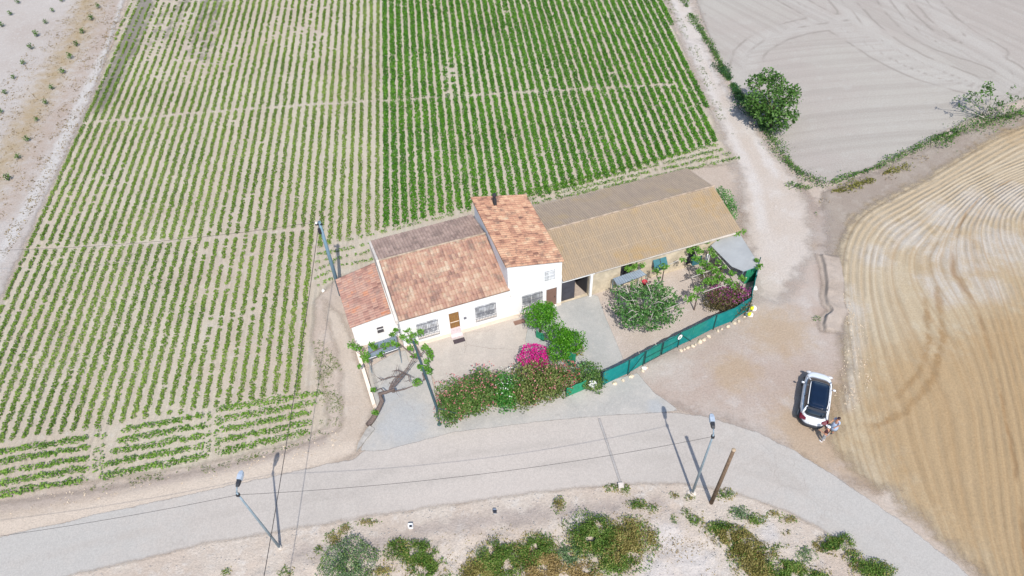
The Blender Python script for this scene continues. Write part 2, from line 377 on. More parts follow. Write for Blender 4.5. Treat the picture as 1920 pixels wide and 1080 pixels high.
sheet('farm_yard', pts([(1130, 722), (1280, 640), (1400, 585), (1400, 470), (1385, 380), (1440, 340), (1500, 350), (1545, 400), (1560, 560), (1600, 700), (1610, 800), (1660, 925), (1560, 900), (1420, 815), (1280, 770), (1200, 745)]), .012, .5, m_yard, 1.5,
      {'tan': spot([(1460, 620, 3.5), (1570, 830, 3.5), (1640, 870, 3), (1430, 430, 3.2), (1380, 700, 2.5), (1575, 760, 3.5), (1500, 800, 3), (1640, 900, 3.5), (1480, 450, 3.), (1530, 840, 3)])})
sheet('dirt_track', pts([(1225, -60), (1285, -60), (1330, 100), (1375, 190), (1440, 270), (1490, 330), (1520, 400), (1525, 470), (1470, 560), (1420, 560), (1395, 420), (1385, 330), (1352, 250), (1290, 100)]), .016, .5, m_track, 1.8,
      {'wheel': lambda x, y: np.maximum(band([(1245, -50), (1300, 100), (1365, 240), (1415, 340), (1430, 430)], 1.3)(x, y), band([(1265, -50), (1325, 110), (1400, 230), (1455, 330)], 1.)(x, y))})
tl_ = [np.array(p[:2]) for p in pts(smooth([(2050, 190), (1930, 228), (1850, 262), (1750, 325), (1650, 377), (1605, 405), (1578, 450), (1569, 520), (1580, 600), (1598, 740), (1650, 930), (1790, 1200)]))]
BRN = [p[:2] for p in pts([(1625, 660), (1700, 640), (1790, 630), (1930, 560), (2300, 560), (2300, 1300), (1900, 1250), (1830, 1075), (1690, 930), (1610, 830)])]
OIN = [p[:2] for p in pts([(1742, 760), (1746, 640), (1750, 560), (1764, 470), (1800, 414), (1860, 380), (1930, 362), (2300, 300), (2500, 1300), (2050, 1300), (1850, 1060), (1780, 900)])]
def ofur(x, y):
    a = math.radians(17); f2 = x*math.cos(a)-y*math.sin(a)+.012*(y-25)**2*.35
    d = seg_dist(x, y, tl_); s_ = sdist(x, y, OIN); near = (np.abs(s_) < 1.5) & (y > 20) & (y < 45)
    c = np.mean((d-f2)[near]) if near.any() else 0
    w = np.clip(s_/9+.5, 0, 1); w = w*w*(3-2*w); return d*(1-w)+(f2+c)*w
sheet('ochre_field', pts([(2100, 170), (1930, 228), (1850, 262), (1750, 325), (1650, 377), (1605, 405), (1578, 450), (1569, 520), (1578, 600), (1588, 690), (1570, 760), (1560, 830), (1612, 885), (1665, 922), (1740, 985), (1815, 1050), (1880, 1120), (1960, 1200), (2500, 1200), (2500, 100)]), .020, .35, m_tsoil, 1.,
      {'furrow': ofur, 'pale': lambda x, y: np.maximum(band([(2000, 300), (1800, 350), (1680, 400), (1620, 470), (1600, 580)], 9.)(x, y), band([(1620, 880), (1700, 960), (1850, 1100)], 2.)(x, y)),
       'chalk': lambda x, y: np.maximum(spot([(1640, 480, 2.5), (1700, 440, 3.5), (1770, 405, 3.5), (1840, 385, 4), (1910, 375, 4), (1800, 480, 5), (1880, 460, 5), (1770, 540, 3.5), (1600, 580, 2), (1850, 540, 3)])(x, y), band([(1590, 540), (1605, 640), (1600, 690), (1590, 760)], 1.7)(x, y)),
       'arc': lambda x, y: np.maximum(band([(1757, 540), (1768, 630), (1750, 710), (1700, 770), (1640, 800)], .8)(x, y), band([(1735, 560), (1742, 640), (1722, 700), (1680, 745)], .7)(x, y)),
       'brown': lambda x, y: np.clip(sdist(x, y, BRN)/5+.5, 0, 1.1)},
      hfun=lambda x, y, d: np.clip(d, 0, 1)*.012*(1+np.sin(2*np.pi*seg_dist(x, y, tl_)/1.5)))
sheet('road_shoulder', pts([(-300, 1060), (-100, 985), (0, 945), (200, 915), (400, 878), (560, 838), (640, 805), (640, 700), (605, 560), (640, 590), (700, 760), (690, 800), (665, 860), (560, 890), (400, 925), (200, 968), (0, 1020), (-300, 1090)]), .024, .3, m_shoulder, .5,
      {'ditch': band([(-200, 985), (0, 950), (200, 918), (420, 878), (600, 825)], 1.3), 'sand': band([(-200, 1030), (0, 990), (200, 950), (420, 903), (560, 868), (655, 842)], 1.1)})
road_px = [(-400, 1110), (0, 1008), (200, 961), (400, 918), (560, 882), (660, 862), (700, 838), (850, 808), (1000, 790), (1130, 778), (1270, 773), (1340, 785), (1420, 812), (1500, 852), (1600, 917), (1700, 985), (1800, 1065), (1900, 1160), (1980, 1260), (1850, 1260), (1735, 1140), (1665, 1085), (1600, 1035), (1530, 990), (1440, 948), (1350, 922), (1280, 909), (1160, 911), (1000, 927), (800, 955), (655, 979), (566, 992), (468, 1008), (400, 1020), (150, 1079), (0, 1118), (-400, 1230)]
sheet('road', pts(road_px), .030, .35, m_road, .4, {'cdist': lambda x, y: sdist(x, y, [p[:2] for p in pts(road_px)])-2.7, 'sand': lambda x, y: np.clip(1.1-np.abs(x+2)/14, 0, 1), 'blue': lambda x, y: np.clip((x-8)/12, 0, 1)+np.clip((-x-14)/12, 0, 1), 'seam': lambda x, y: x*0})
def vz(x, y, d):
    e = np.clip((d-.3)/2.5, 0, 1)
    return e*np.array([.16+(.16*mnoise.noise(Vector((a*.55, b*.55, 3)))+.10*mnoise.noise(Vector((a*2.2, b*2.2, 1)))+.06*mnoise.noise(Vector((a*5, b*5, 1)))) for a, b in zip(x, y)])
verge_px = [(-400, 1240), (0, 1112), (150, 1076), (400, 1017), (468, 1005), (566, 989), (655, 976), (800, 952), (1000, 924), (1160, 908), (1280, 906), (1350, 919), (1440, 945), (1530, 987), (1600, 1032), (1665, 1082), (1735, 1137), (1850, 1260), (1980, 1400), (960, 1500), (-500, 1500)]
sheet('stony_slope', pts(verge_px), .034, .18, m_verge, .3,
      {'grey': band([(560, 1040), (700, 1020), (850, 985), (960, 970), (1100, 955), (1230, 945)], 1.3), 'chalk': spot([(1250, 1010, 2.2), (1300, 1060, 2.2), (1440, 1000, 1.3), (1090, 985, 1.2), (920, 1075, 1.5), (1230, 1075, 2)])}, hfun=vz)
sheet('concrete_apron', pts([(676, 845), (705, 780), (690, 690), (745, 660), (800, 650), (822, 780), (850, 770), (935, 752), (1060, 728), (1130, 718), (1195, 700), (1225, 735), (1275, 771), (1130, 780), (1000, 792), (850, 811), (720, 845)]), .038, .2, m_conc, .3,
      {'blue': spot([(755, 790, 3.), (730, 740, 1.6), (1230, 765, 1.)])})
sheet('terrace', [W(-12.1, .1), W(-3.2, .1), W(-3.0, -1.0), P(985, 640), P(1010, 690), P(900, 700), P(815, 735), W(-10.8, -3.5), W(-11.1, -1.4), W(-12.1, -1.3)], .046, .2, m_terr, .12)
sheet('garden_gravel', pts([(1110, 548), (1290, 500), (1420, 515), (1402, 583), (1337, 617), (1240, 665), (1165, 705), (1140, 640)]), .042, .2, m_gravel, .2)
sheet('garden_path', [W(-3.2, .1), W(2.6, .1), P(1121, 556), P(1133, 590), P(1168, 672), P(1160, 690), P(1120, 700), P(1060, 700), P(1010, 690), P(985, 640), W(-3.0, -1.0)], .052, .15, m_path, .1)
sheet('trench_patch', pts([(1121, 785), (1125, 785), (1165, 905), (1162, 908)]), .048, .05, m_cut, .04)
tp = bpy.data.objects['trench_patch']
# ------------------------------------------------------------------ vegetable rows
m_crop_r = leafmat('crop_leaf_dense', S3(D(44, 92, 18, .9), D(74, 128, 28), D(110, 156, 50)), .3, .5, (.25, .3))
m_crop_l = leafmat('crop_leaf_thin', S3(D(72, 104, 28, .95), D(106, 138, 44), D(148, 168, 84)), .3, .5, (.2, .4))
def crop(name, centres, per, rad, hgt, size, mat, label):
    c = np.repeat(np.asarray(centres, float), per, axis=0); n = len(c)
    ang = rng.random(n)*2*np.pi; rr = np.sqrt(rng.random(n))*np.repeat(rad, per)
    p = np.stack([c[:, 0]+np.cos(ang)*rr, c[:, 1]+np.sin(ang)*rr, .04+hgt*rng.random(n)*(1-(rr/rad.max())**2*.6)], 1)
    o = foliage(name, p, size, mat, up=.6); return tag(o, label, 'crop', None, 'stuff')
breaks = [pts([(150, 232), (430, 208), (600, 196), (720, 190), (880, 181), (1020, 172), (1260, 160)]), pts([(40, 468), (200, 462), (380, 448), (600, 428)]), pts([(245, 6), (430, 2)])]
core_px = [(258, -45), (178, 178), (103, 343), (52, 457), (-20, 620), (-110, 858), (0, 832), (193, 801), (246, 791), (387, 766), (563, 735), (578, 640), (588, 560), (592, 470), (640, 450), (690, 438), (800, 409), (880, 392), (1000, 368), (1050, 358), (1150, 330), (1250, 299), (1352, 263), (1280, 92), (1222, -45)]
CORE = [p[:2] for p in pts(core_px)]
s0 = across(*P(723, 200)[:2]); ys = np.arange(15, 112, .25)
thin, thin_r, dense, dense_r = [], [], [], []
smin, smax = min(across(*p) for p in CORE), max(across(*p) for p in CORE)
for k in range(int((smin-s0)/.78)-1, int((smax-s0)/.78)+2):
    s = s0+k*.78; t = ys/RD[1]+rng.random()*.2
    x = RN[0]*s+RD[0]*t; y = RN[1]*s+RD[1]*t
    x = x+rng.normal(0, .035, len(x))
    ok = sdist(x, y, CORE) > .05
    for b in breaks: ok &= seg_dist(x, y, [q[:2] for q in b]) > .17*(.6+.8*np.abs(np.sin(x*1.7)))
    x, y = x[ok], y[ok]
    if not len(x): continue
    nz = np.array([mnoise.noise(Vector((a*.11, b*.07, 0)))+.6*mnoise.noise(Vector((a*.9, b*.35, 5))) for a, b in zip(x, y)])
    far = y > 78
    if k >= 0:
        g = (rng.random(len(x)) > .01+.4*(np.hypot(x-P(845, 150)[0], (y-P(845, 150)[1])*.25) < .9)); w = np.clip(.265+.05*nz, .17, .34)*(1.05 if k else 1)
        dense += list(zip(x[g], y[g])); dense_r += list(w[g])
    else:
        lo = np.clip((-x-24)/14, 0, 1)*np.clip((y-50)/15, 0, 1)
        g = rng.random(len(x)) < np.clip(1.08+.45*nz-.25*lo, .4, 1); w = np.clip(.19+.055*nz-.03*lo+.01*np.clip((50-y)/20, 0, 1), .11, .27)
        thin += list(zip(x[g], y[g])); thin_r += list(w[g])
crop('crop_rows', dense, 32, np.array(dense_r), .22, .165, m_crop_r, 'dense bright green vegetable rows filling the right half of the field behind the house')
crop('crop_rows', thin, 26, np.array(thin_r), .16, .135, m_crop_l, 'thinner olive green vegetable rows filling the left half of the field')
def heads(name, a, b, n, label, keep=1.05, rad=.26, per=22, mat=None, only=None):
    (a0, a1), (b0, b1) = [(P(*q[0]), P(*q[1])) for q in (a, b)]; out = []; rr = []
    for i in range(n):
        if only and i not in only: continue
        f = i/max(1, n-1); p0 = a0+(b0-a0)*f; p1 = a1+(b1-a1)*f; L = np.linalg.norm(p1-p0)
        for t in np.arange(0, L, .22):
            q = p0+(p1-p0)*t/L+rng.normal(0, .05, 3); nz = mnoise.noise(Vector((q[0]*.8, q[1]*.8, i)))
            if rng.random() < keep+.3*nz: out.append(q[:2]); rr.append(max(.08, rad*(1+.5*nz)))
    return crop(name, out, per, np.array(rr), .2, .14, mat or m_crop_r, label)
m_crop_h = leafmat('crop_leaf_headland', S3(D(60, 98, 26, .9), D(98, 138, 42), D(148, 178, 84)), .3, .5, (.5, .3))
heads('headland_rows', [(-130, 868), (168, 822)], [(-120, 950), (162, 899)], 5, 'five short cross rows of green crop at the bottom left corner of the field', mat=m_crop_h)
heads('headland_rows', [(235, 806), (386, 780)], [(194, 893), (386, 856)], 5, 'five short cross rows of green crop in the middle of the roadside headland', mat=m_crop_h)
heads('headland_rows', [(415, 768), (600, 738)], [(415, 849), (575, 812)], 5, 'five short cross rows of green crop nearest the driveway', mat=m_crop_h)
heads('headland_rows', [(184, 805), (178, 905)], [(196, 803), (190, 900)], 2, 'scattered green plants in the gap left of the middle headland rows', .5, .16, 8, m_crop_h)
heads('headland_rows', [(394, 772), (393, 852)], [(408, 768), (406, 850)], 2, 'scattered green plants in the gap right of the middle headland rows', .5, .16, 8, m_crop_h)
heads('headland_rows', [(600, 465), (692, 443)], [(640, 500), (702, 486)], 4, 'ragged short crop rows squeezed between the steel pole and the brown roof', .7, .15, 9, m_crop_h, only=(1, 2, 3))
heads('headland_rows', [(596, 478), (622, 472)], [(592, 538), (628, 520)], 5, 'short ragged crop rows left of the steel pole behind the house', .75, .14, 9, m_crop_h)
heads('headland_rows', [(650, 452), (880, 396)], [(650, 452), (880, 396)], 1, 'thin line of crop along the back of the brown tiled roof', .6, .16, 9, m_crop_h)
heads('headland_rows', [(985, 362), (1345, 272)], [(990, 384), (1385, 297)], 4, 'cross rows of crop running along the back of the barn', .85, .2, 12, m_crop_h)
# stray seedlings at field edges
def strays(name, regions, n, size, mat, label, cat='weeds', per=7, rad=.1, h=.1):
    out = []
    for poly, w in regions:
        pp = [q[:2] for q in pts(poly)]; a = np.array(pp); k = int(n*w); c = 0
        while c < k:
            x, y = rng.uniform(a[:, 0].min(), a[:, 0].max(), 400), rng.uniform(a[:, 1].min(), a[:, 1].max(), 400)
            g = inside(x, y, pp)
            for q in zip(x[g], y[g]):
                if mnoise.noise(Vector((q[0]*.7, q[1]*.7, 2))) > rng.random()*.6-.35: out.append(q); c += 1
                if c >= k: break
    c = np.array(out); r = np.full(len(c), rad)*rng.uniform(.5, 1.6, len(c))
    return crop(name, c, per, r, h, size, mat, label)
m_weed = leafmat('weed_leaf', S3(D(58, 78, 34, .85), D(98, 118, 52), D(140, 150, 84)), .25, .6)
m_dry = leafmat('dry_weed_leaf', S3(D(88, 72, 48, .8), D(136, 116, 78), D(172, 154, 112)), .2, .7)
tag(strays('field_edge_weeds', [([(612, 640), (645, 700), (640, 800), (600, 800), (588, 640)], 1), ([(598, 810), (560, 830), (400, 872), (170, 910), (170, 925), (420, 880), (620, 815)], .5)], 330, .07, m_weed, 'sparse seedlings on bare soil at the field edge beside the driveway', per=5), cat='weeds')
tag(strays('track_side_weeds', [([(1228, -20), (1290, 88), (1355, 250), (1375, 255), (1310, 90), (1245, -20)], 1)], 150, .09, m_weed, 'small weeds between the dense crop and the pale track', per=6, rad=.14), cat='weeds')
tag(strays('clod_litter', [([(60, 330), (20, 420), (-60, 560), (30, 460), (110, 320), (240, 20), (215, 0)], 1), ([(0, 150), (140, 0), (215, 0), (60, 330), (0, 420)], 1.2)], 1000, .1, m_dry, 'straw and clod litter between the young vines', per=3, rad=.12, h=.03), cat='straw')

# ------------------------------------------------------------------ young vines, upper left
m_yv = leafmat('young_vine_leaf', S3(D(40, 70, 26, .9), D(72, 110, 42), D(110, 144, 66)), .25, .5)
m_bark = plain('bark', D(120, 106, 90), .9, 0, .3, 8, .1, .03)
m_barkd = plain('vine_bark', D(118, 104, 98), .9, 0, .3, 14, .1, .03)
m_barkg = plain('fig_bark', D(176, 170, 160), .9, 0, .2, 9, .1, .02)
yv = [(35, 5), (21, 27), (5, 49), (117, 2), (100, 21), (87, 43), (70, 67), (60, 91), (45, 120), (27, 146), (11, 175), (185, 14), (172, 36), (156, 61), (145, 85), (133, 109), (119, 136), (99, 166), (87, 194), (70, 226), (53, 263), (36, 296), (18, 336), (3, 210)]
protos = []
for i in range(4):
    r = thing('young_vine', '', 'vine plant', (0, 0, 0), 'young vines planted in rows')
    b = blob((0, 0, .42), .34, .3, .34, 70, .1); foliage('foliage', b, .15, m_yv, r)
    MB().tube([(0, 0, 0), (.03, .01, .2), (.0, -.02, .45)], [.03, .025, .015], 6).build('stem', m_bark, r); protos.append(r)
for i, q in enumerate(yv):
    p = P(q[0], q[1]+2); col = 'innermost row beside the white footpath' if q in yv[11:23] else ('middle row left of the straw strip' if q in yv[3:11] else 'outermost row at the picture corner')
    kl = 'small green young vine in the '+col
    if i < 4: o = protos[i]; o.location = Vector([float(x) for x in p]); o['label'] = kl
    else: o = dup(protos[i % 4], p, rng.random()*6.28, rng.uniform(.75, 1.15), kl)
    rowl = [j for j, w in enumerate(yv) if (w in yv[11:23], w in yv[3:11]) == (q in yv[11:23], q in yv[3:11])]; n_ = rowl.index(i)
    o['label'] = ['first', 'second', 'third', 'fourth', 'fifth', 'sixth', 'seventh', 'eighth', 'ninth', 'tenth', 'eleventh', 'twelfth'][n_]+' small green young vine from the top, '+col
    o['group'] = 'young vines planted in rows'

# ------------------------------------------------------------------ building materials
def tile_mat(name, stops, dirt, dirtamt=.5, pitch=.23, course=.4, lichen=None):
    m = NT(name); uv = m.n('ShaderNodeUVMap').outputs[0]; sp = m.n('ShaderNodeSeparateXYZ'); m.l(uv, sp.inputs[0])
    a = m.math('FLOOR', m.math('DIVIDE', sp.outputs[0], pitch)); b = m.math('FLOOR', m.math('DIVIDE', sp.outputs[1], course))
    cx = m.n('ShaderNodeCombineXYZ'); m.l(a, cx.inputs[0]); m.l(b, cx.inputs[1])
    w = m.n('ShaderNodeTexWhiteNoise', noise_dimensions='2D'); m.l(cx.outputs[0], w.inputs[0])
    big = m.step(m.noise(.9, 4, .65), .3, .7)
    f = m.math('ADD', m.math('MULTIPLY', w.outputs[0], .55), m.math('MULTIPLY', big, .45))
    col = m.ramp(f, stops)
    col = m.mix(m.step(m.noise(1.6, 6, .7), .5, .68, 0, dirtamt), col, dirt)
    if lichen: col = m.mix(m.step(m.noise(5., 4, .7), .56, .7, 0, .6), col, lichen)
    e = m.math('FRACT', m.math('DIVIDE', sp.outputs[1], course))
    col = m.mix(m.step(e, .12, .0, 0, .25), col, D(92, 62, 48))
    col = m.mix(1., col, m.step(m.noise(22, 4, .7), .3, .7, .82, 1.12), 'MULTIPLY')
    return m.fin(col, .9, m.bump(m.noise(30, 4), .01), 0, .15)
m_tile = tile_mat('terracotta_tiles', [(.1, D(152, 122, 110, .8)), (.35, D(184, 144, 126, .82)), (.6, D(196, 158, 136, .82)), (.85, D(206, 178, 154, .82)), (.98, D(208, 192, 170, .85))], D(150, 138, 124, .8), .6, lichen=D(178, 160, 126, .8))
m_tile_a = tile_mat('annex_tiles', [(.1, D(150, 116, 106, .8)), (.4, D(182, 140, 126, .82)), (.7, D(192, 158, 142, .82)), (.95, D(202, 140, 110, .8))], D(160, 138, 130, .8), .7)
m_tile_t = tile_mat('tower_tiles', [(.1, D(140, 104, 90, .8)), (.35, D(188, 142, 118, .85)), (.6, D(202, 158, 130, .85)), (.85, D(212, 176, 146, .85)), (.98, D(212, 190, 162, .85))], D(126, 104, 94, .8), .85, lichen=D(150, 120, 96))
m_tile_n = tile_mat('old_brown_tiles', [(.08, D(134, 116, 108)), (.5, D(160, 138, 128)), (.95, D(182, 158, 146))], D(160, 140, 128), .6, lichen=D(178, 164, 148))
def sheetroof_mat(name, c1, c2, c3):
    m = NT(name); uv = m.n('ShaderNodeUVMap').outputs[0]; sp = m.n('ShaderNodeSeparateXYZ'); m.l(uv, sp.inputs[0])
    cx = m.n('ShaderNodeCombineXYZ'); m.l(m.math('MULTIPLY', sp.outputs[0], 1.6), cx.inputs[0]); m.l(m.math('MULTIPLY', sp.outputs[1], .5), cx.inputs[1])
    col = m.mix(m.step(m.noise(1.3, 5, .7, cx.outputs[0]), .35, .65), c1, c2)
    col = m.mix(m.step(m.noise(.35, 5, .7), .5, .7, 0, .8), col, c3)
    a = m.math('FRACT', m.math('DIVIDE', sp.outputs[0], .177))
    rb = m.math('MULTIPLY', m.step(m.math('ABSOLUTE', m.math('SUBTRACT', a, .5)), .3, .5), .5)
    col = m.mix(rb, col, D(116, 98, 78))
    b = m.math('FRACT', m.math('DIVIDE', sp.outputs[1], 1.38))
    col = m.mix(m.step(b, .03, .0, 0, .6), col, D(190, 172, 150))
    sh = m.math('FRACT', m.math('DIVIDE', sp.outputs[0], .88)); col = m.mix(m.step(sh, .03, .0, 0, .35), col, D(84, 72, 60))
    col = m.mix(1., col, m.step(m.noise(14, 5, .7), .3, .7, .84, 1.1), 'MULTIPLY')
    return m.fin(col, .9, None, 0, .15)
m_corr_s = sheetroof_mat('ochre_corrugated_sheet', D(180, 159, 132, .8), D(168, 151, 130, .8), D(178, 150, 108, .82))
m_corr_n = sheetroof_mat('grey_corrugated_sheet', D(186, 168, 148, .85), D(174, 158, 142, .85), D(190, 168, 134, .85))
m_white = plain('whitewash', D(240, 238, 236, .92), .85, 0, .05, 1.2, .2, .01)
m_cream = plain('cream_skirting', D(240, 222, 204, .92), .85, 0, .06, 2, .2)
m_mortar = plain('pale_mortar', D(206, 196, 186), .9, 0, .15, 4, .2, .01)
m_ridge = plain('ridge_mortar', D(176, 158, 140, .85), .9, 0, .35, 2.5, .2, .02)
m_stonew = plain('rendered_stone', D(206, 192, 168, .95), .9, 0, .22, 1.6, .2, .03)
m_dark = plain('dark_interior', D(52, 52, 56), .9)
m_glass = plain('window_glass', D(196, 198, 202), .3, 0, .5, 2.2, .4)
m_iron = plain('grille_iron', D(120, 120, 126), .6, .2)
m_wood = plain('golden_door_wood', D(150, 110, 56), .6, 0, .2, 6)
m_brown = plain('brown_door', D(126, 98, 86), .7, 0, .1, 3)
m_slate = plain('slate_metal_door', D(70, 70, 78), .6, .1, .25, 2)
m_pink = plain('pinkish_tile_step', D(212, 196, 196), .7)
m_mat = plain('door_mat_rubber', D(70, 60, 64), .9, 0, .2, 20)
m_teal = plain('teal_shutter', D(58, 112, 122), .6, 0, .15, 4)
m_steel = plain('galvanised_steel', D(136, 152, 162), .5, .3, .15, 3)
m_lamp = plain('lamp_housing', D(172, 184, 198), .4, .2)
m_black = plain('dark_plastic', D(46, 48, 54), .5)
m_fencegreen = plain('green_paint_metal', D(28, 76, 74), .6, 0, .2, 6)
m_rock = plain('limestone_rock', D(214, 196, 172), .9, 0, .25, 5, .2, .04)
m_whitep = plain('white_paint', D(232, 232, 232), .6, 0, .05)

def roof(name, el, er, rr, rl, mat, parent, kind='tile', skirt=.07):
    """sheet of tiles or corrugations between eave (el, er) and top (rl, rr)"""
    el, er, rr, rl = [np.array(p, float) for p in (el, er, rr, rl)]
    S = (np.linalg.norm(er-el)+np.linalg.norm(rr-rl))/2; T = (np.linalg.norm(rl-el)+np.linalg.norm(rr-er))/2
    pitch = .23 if kind == 'tile' else .177; pitch = S/round(S/pitch); sub = 6; ns = round(S/pitch)*sub
    course = .4; rowsn = max(1, round(T/course)) if kind == 'tile' else max(1, round(T/1.38)); tv = []
    for j in range(rowsn): tv += [(j/rowsn, 1.), ((j+.999)/rowsn, 0.)]
    nrm = np.cross(er-el, rl-el); nrm /= np.linalg.norm(nrm)
    if nrm[2] < 0: nrm = -nrm
    s = np.arange(ns+1)/ns; ph = s*S/pitch; V = []; UV = []
    if kind == 'tile': wave = .055*np.abs(np.sin(np.pi*ph))**.7; lap = .028
    else: wave = .022*(1-np.cos(2*np.pi*ph)); lap = .01
    jit = rng.normal(0, .006 if kind == 'tile' else .001, (len(tv), int(S/pitch)+2))
    for j, (t, up) in enumerate(tv):
        base = el[None]*(1-t)+rl[None]*t; right = er[None]*(1-t)+rr[None]*t
        p = base+(right-base)*s[:, None]; h = wave+lap*up+jit[j][np.minimum(ph.astype(int), jit.shape[1]-1)]
        V.append(p+nrm*h[:, None]); UV.append(np.stack([s*S, np.full(ns+1, t*T)], 1))
    n = ns+1; nj = len(tv); V = np.concatenate(V); UV = np.concatenate(UV); fs = []
    idx = np.arange(nj*n).reshape(nj, n)
    F = np.stack([idx[:-1, :-1], idx[:-1, 1:], idx[1:, 1:], idx[1:, :-1]], -1).reshape(-1, 4)
    ring = list(idx[0])+list(idx[1:, -1])+list(idx[-1, -2::-1])+list(idx[-2:0:-1, 0]); k = len(ring); nb = len(V)
    q = np.array([el, er, rr, rl])-nrm*skirt
    low = []
    for i in ring:
        j, c = divmod(i, n); t = tv[j][0]; a = (q[0]*(1-t)+q[3]*t); b = (q[1]*(1-t)+q[2]*t); low.append(a+(b-a)*s[c])
    V = np.concatenate([V, np.array(low)]); UV = np.concatenate([UV, UV[ring]])
    SK = np.array([[ring[i], ring[(i+1) % k], nb+(i+1) % k, nb+i] for i in range(k)])
    F = np.concatenate([F, SK])
    me = rawmesh(name, V, F); ul = me.uv_layers.new(name='UVMap'); ul.data.foreach_set('uv', UV[F.ravel()].astype(np.float32).ravel())
    return link(me, name, mat, parent)
def facade(name, u0, u1, v, z0, z1, holes, mat, parent, depth=.22, th=.3):
    """wall in the plane v (outer face) with real openings"""
    us = sorted({u0, u1, *[h[0] for h in holes], *[h[1] for h in holes]}); zs = sorted({z0, z1, *[h[2] for h in holes], *[h[3] for h in holes]})
    m = MB()
    def inh(a, b): return any(h[0]-1e-6 < a < h[1] and h[2]-1e-6 < b < h[3] for h in holes)
    for a, b in zip(us[:-1], us[1:]):
        for c, d in zip(zs[:-1], zs[1:]):
            if not inh((a+b)/2, (c+d)/2): m.add([W(a, v, c), W(b, v, c), W(b, v, d), W(a, v, d)], [(0, 1, 2, 3)])
    for h in holes:
        f, k = v, v+depth; a, b, c, d = h[:4]
        m.add([W(a, f, c), W(a, k, c), W(a, k, d), W(a, f, d)], [(0, 1, 2, 3)]); m.add([W(b, f, c), W(b, f, d), W(b, k, d), W(b, k, c)], [(0, 1, 2, 3)])
        m.add([W(a, f, c), W(b, f, c), W(b, k, c), W(a, k, c)], [(0, 1, 2, 3)]); m.add([W(a, f, d), W(a, k, d), W(b, k, d), W(b, f, d)], [(0, 1, 2, 3)])
    return m.build(name, mat, parent)

# ------------------------------------------------------------------ farmhouse
fh = thing('farmhouse', 'whitewashed farmhouse with terracotta tiled roofs, taller middle block and low left annex', 'house', W(-8, 3.5))
# low wing
facade('front_wall', -12.1, 0, 0, 0, 3.3, [(-10.98, -9.46, .92, 2.4), (-6.66, -5.14, 1.03, 2.47), (-8.6, -7.86, .18, 2.53), (-3.08, -1.55, 1.0, 2.23), (-1.19, -.36, .12, 2.17)], m_white, fh)
w_ = MB()
w_.prism([W(-12.1, .3), W(-4.2, .3), W(-4.2, 4.6), W(-12.1, 4.6)], 0, [3.32, 3.32, 4.6, 4.6]); w_.prism([W(-12.1, 4.6), W(-4.2, 4.6), W(-4.2, 7.8), W(-12.1, 7.8)], 0, [4.6, 4.6, 3.66, 3.66])
w_.add([W(-12.1, 0, 0), W(-12.1, .3, 0), W(-12.1, .3, 3.32), W(-12.1, 0, 3.3)], [(0, 1, 2, 3)])
w_.build('low_wing_wall', m_white, fh)
MB().hbox(-12.1, -8.62, -.03, -.002, 0, .45).hbox(-7.84, -3.2, -.03, -.002, 0, .45).hbox(-3.2, -1.21, -.03, -.002, 0, .4).hbox(-.34, 0, -.03, -.002, 0, .4).build('skirting', m_cream, fh)
roof('south_roof', W(-12.1, -.14, 3.36), W(-4.02, -.14, 3.4), W(-4.26, 4.62, 4.74), W(-12.2, 4.7, 4.72), m_tile, fh)
roof('north_roof', W(-4.26, 8.0, 3.74), W(-12.3, 7.95, 3.72), W(-12.2, 4.72, 4.72), W(-4.26, 4.64, 4.74), m_tile_n, fh)
MB().tube([W(-12.25, 4.71, 4.77), W(-8, 4.69, 4.79), W(-4.22, 4.63, 4.79)], .075, 8).build('ridge_cap', m_ridge, fh)
MB().prism([W(-12.34, -.1), W(-12.16, -.1), W(-12.24, 4.7), W(-12.42, 4.7)], [3.1][0], [3.47, 3.47, 4.84, 4.84]).prism([W(-12.42, 4.7), W(-12.24, 4.7), W(-12.3, 7.9), W(-12.46, 7.9)], 3.1, [4.83, 4.83, 3.82, 3.82]).build('verge', m_mortar, fh)
# annex
a_ = MB(); a_.prism([W(-15.32, 1.42), W(-12.13, 1.42), W(-12.13, 6.2), W(-15.32, 6.1)], 0, [2.32, 2.84, 2.84, 2.32]); a_.build('annex_wall', m_white, fh)
roof('annex_roof', W(-15.55, 6.25, 2.45), W(-15.42, 1.3, 2.45), W(-12.44, 1.2, 2.96), W(-12.46, 6.45, 2.96), m_tile_a, fh)
wb = MB().hbox(-13.71, -13.13, 1.36, 1.42, .95, 1.67).build('window', m_white, fh); MB().hbox(-13.65, -13.19, 1.33, 1.358, 1.01, 1.61).build('pane', plain('dark_glass', D(84, 80, 84), .3, 0, .2, 3), wb)
MB().hbox(-13.65, -13.19, 1.315, 1.328, 1.36, 1.42).build('grille', m_whitep, wb)
# tower block
t_ = MB(); t_.prism([W(-4.1, 0), W(-.02, 0), W(-.02, 7.4), W(-4.2, 7.5)], 3.3, [5.72, 4.78, 4.78, 5.72]); t_.prism([W(-4.15, .32), W(-.02, .32), W(-.02, 7.4), W(-4.2, 7.5)], 0, 3.298)
t_.add([W(-.02, 0, 0), W(-.02, .32, 0), W(-.02, .32, 3.298), W(-.02, 0, 3.298)], [(0, 1, 2, 3)])
t_.build('tall_block_wall', m_white, fh)
roof('tall_block_roof', W(.06, -.17, 4.92), W(-.06, 7.5, 4.92), W(-4.36, 7.68, 5.86), W(-4.24, -.12, 5.86), m_tile_t, fh)
ch = MB().hbox(-2.95, -2.72, 6.38, 6.62, 5.4, 6.2).lathe(W(-2.84, 6.5, 6.2), [(.09, 0), (.09, .25), (.17, .27), (.17, .4), (.05, .45)], 10).build('chimney', m_dark, fh)
w4 = MB().hbox(-1.42, -.46, -.03, -.002, 3.14, 4.3).build('window', m_whitep, fh)
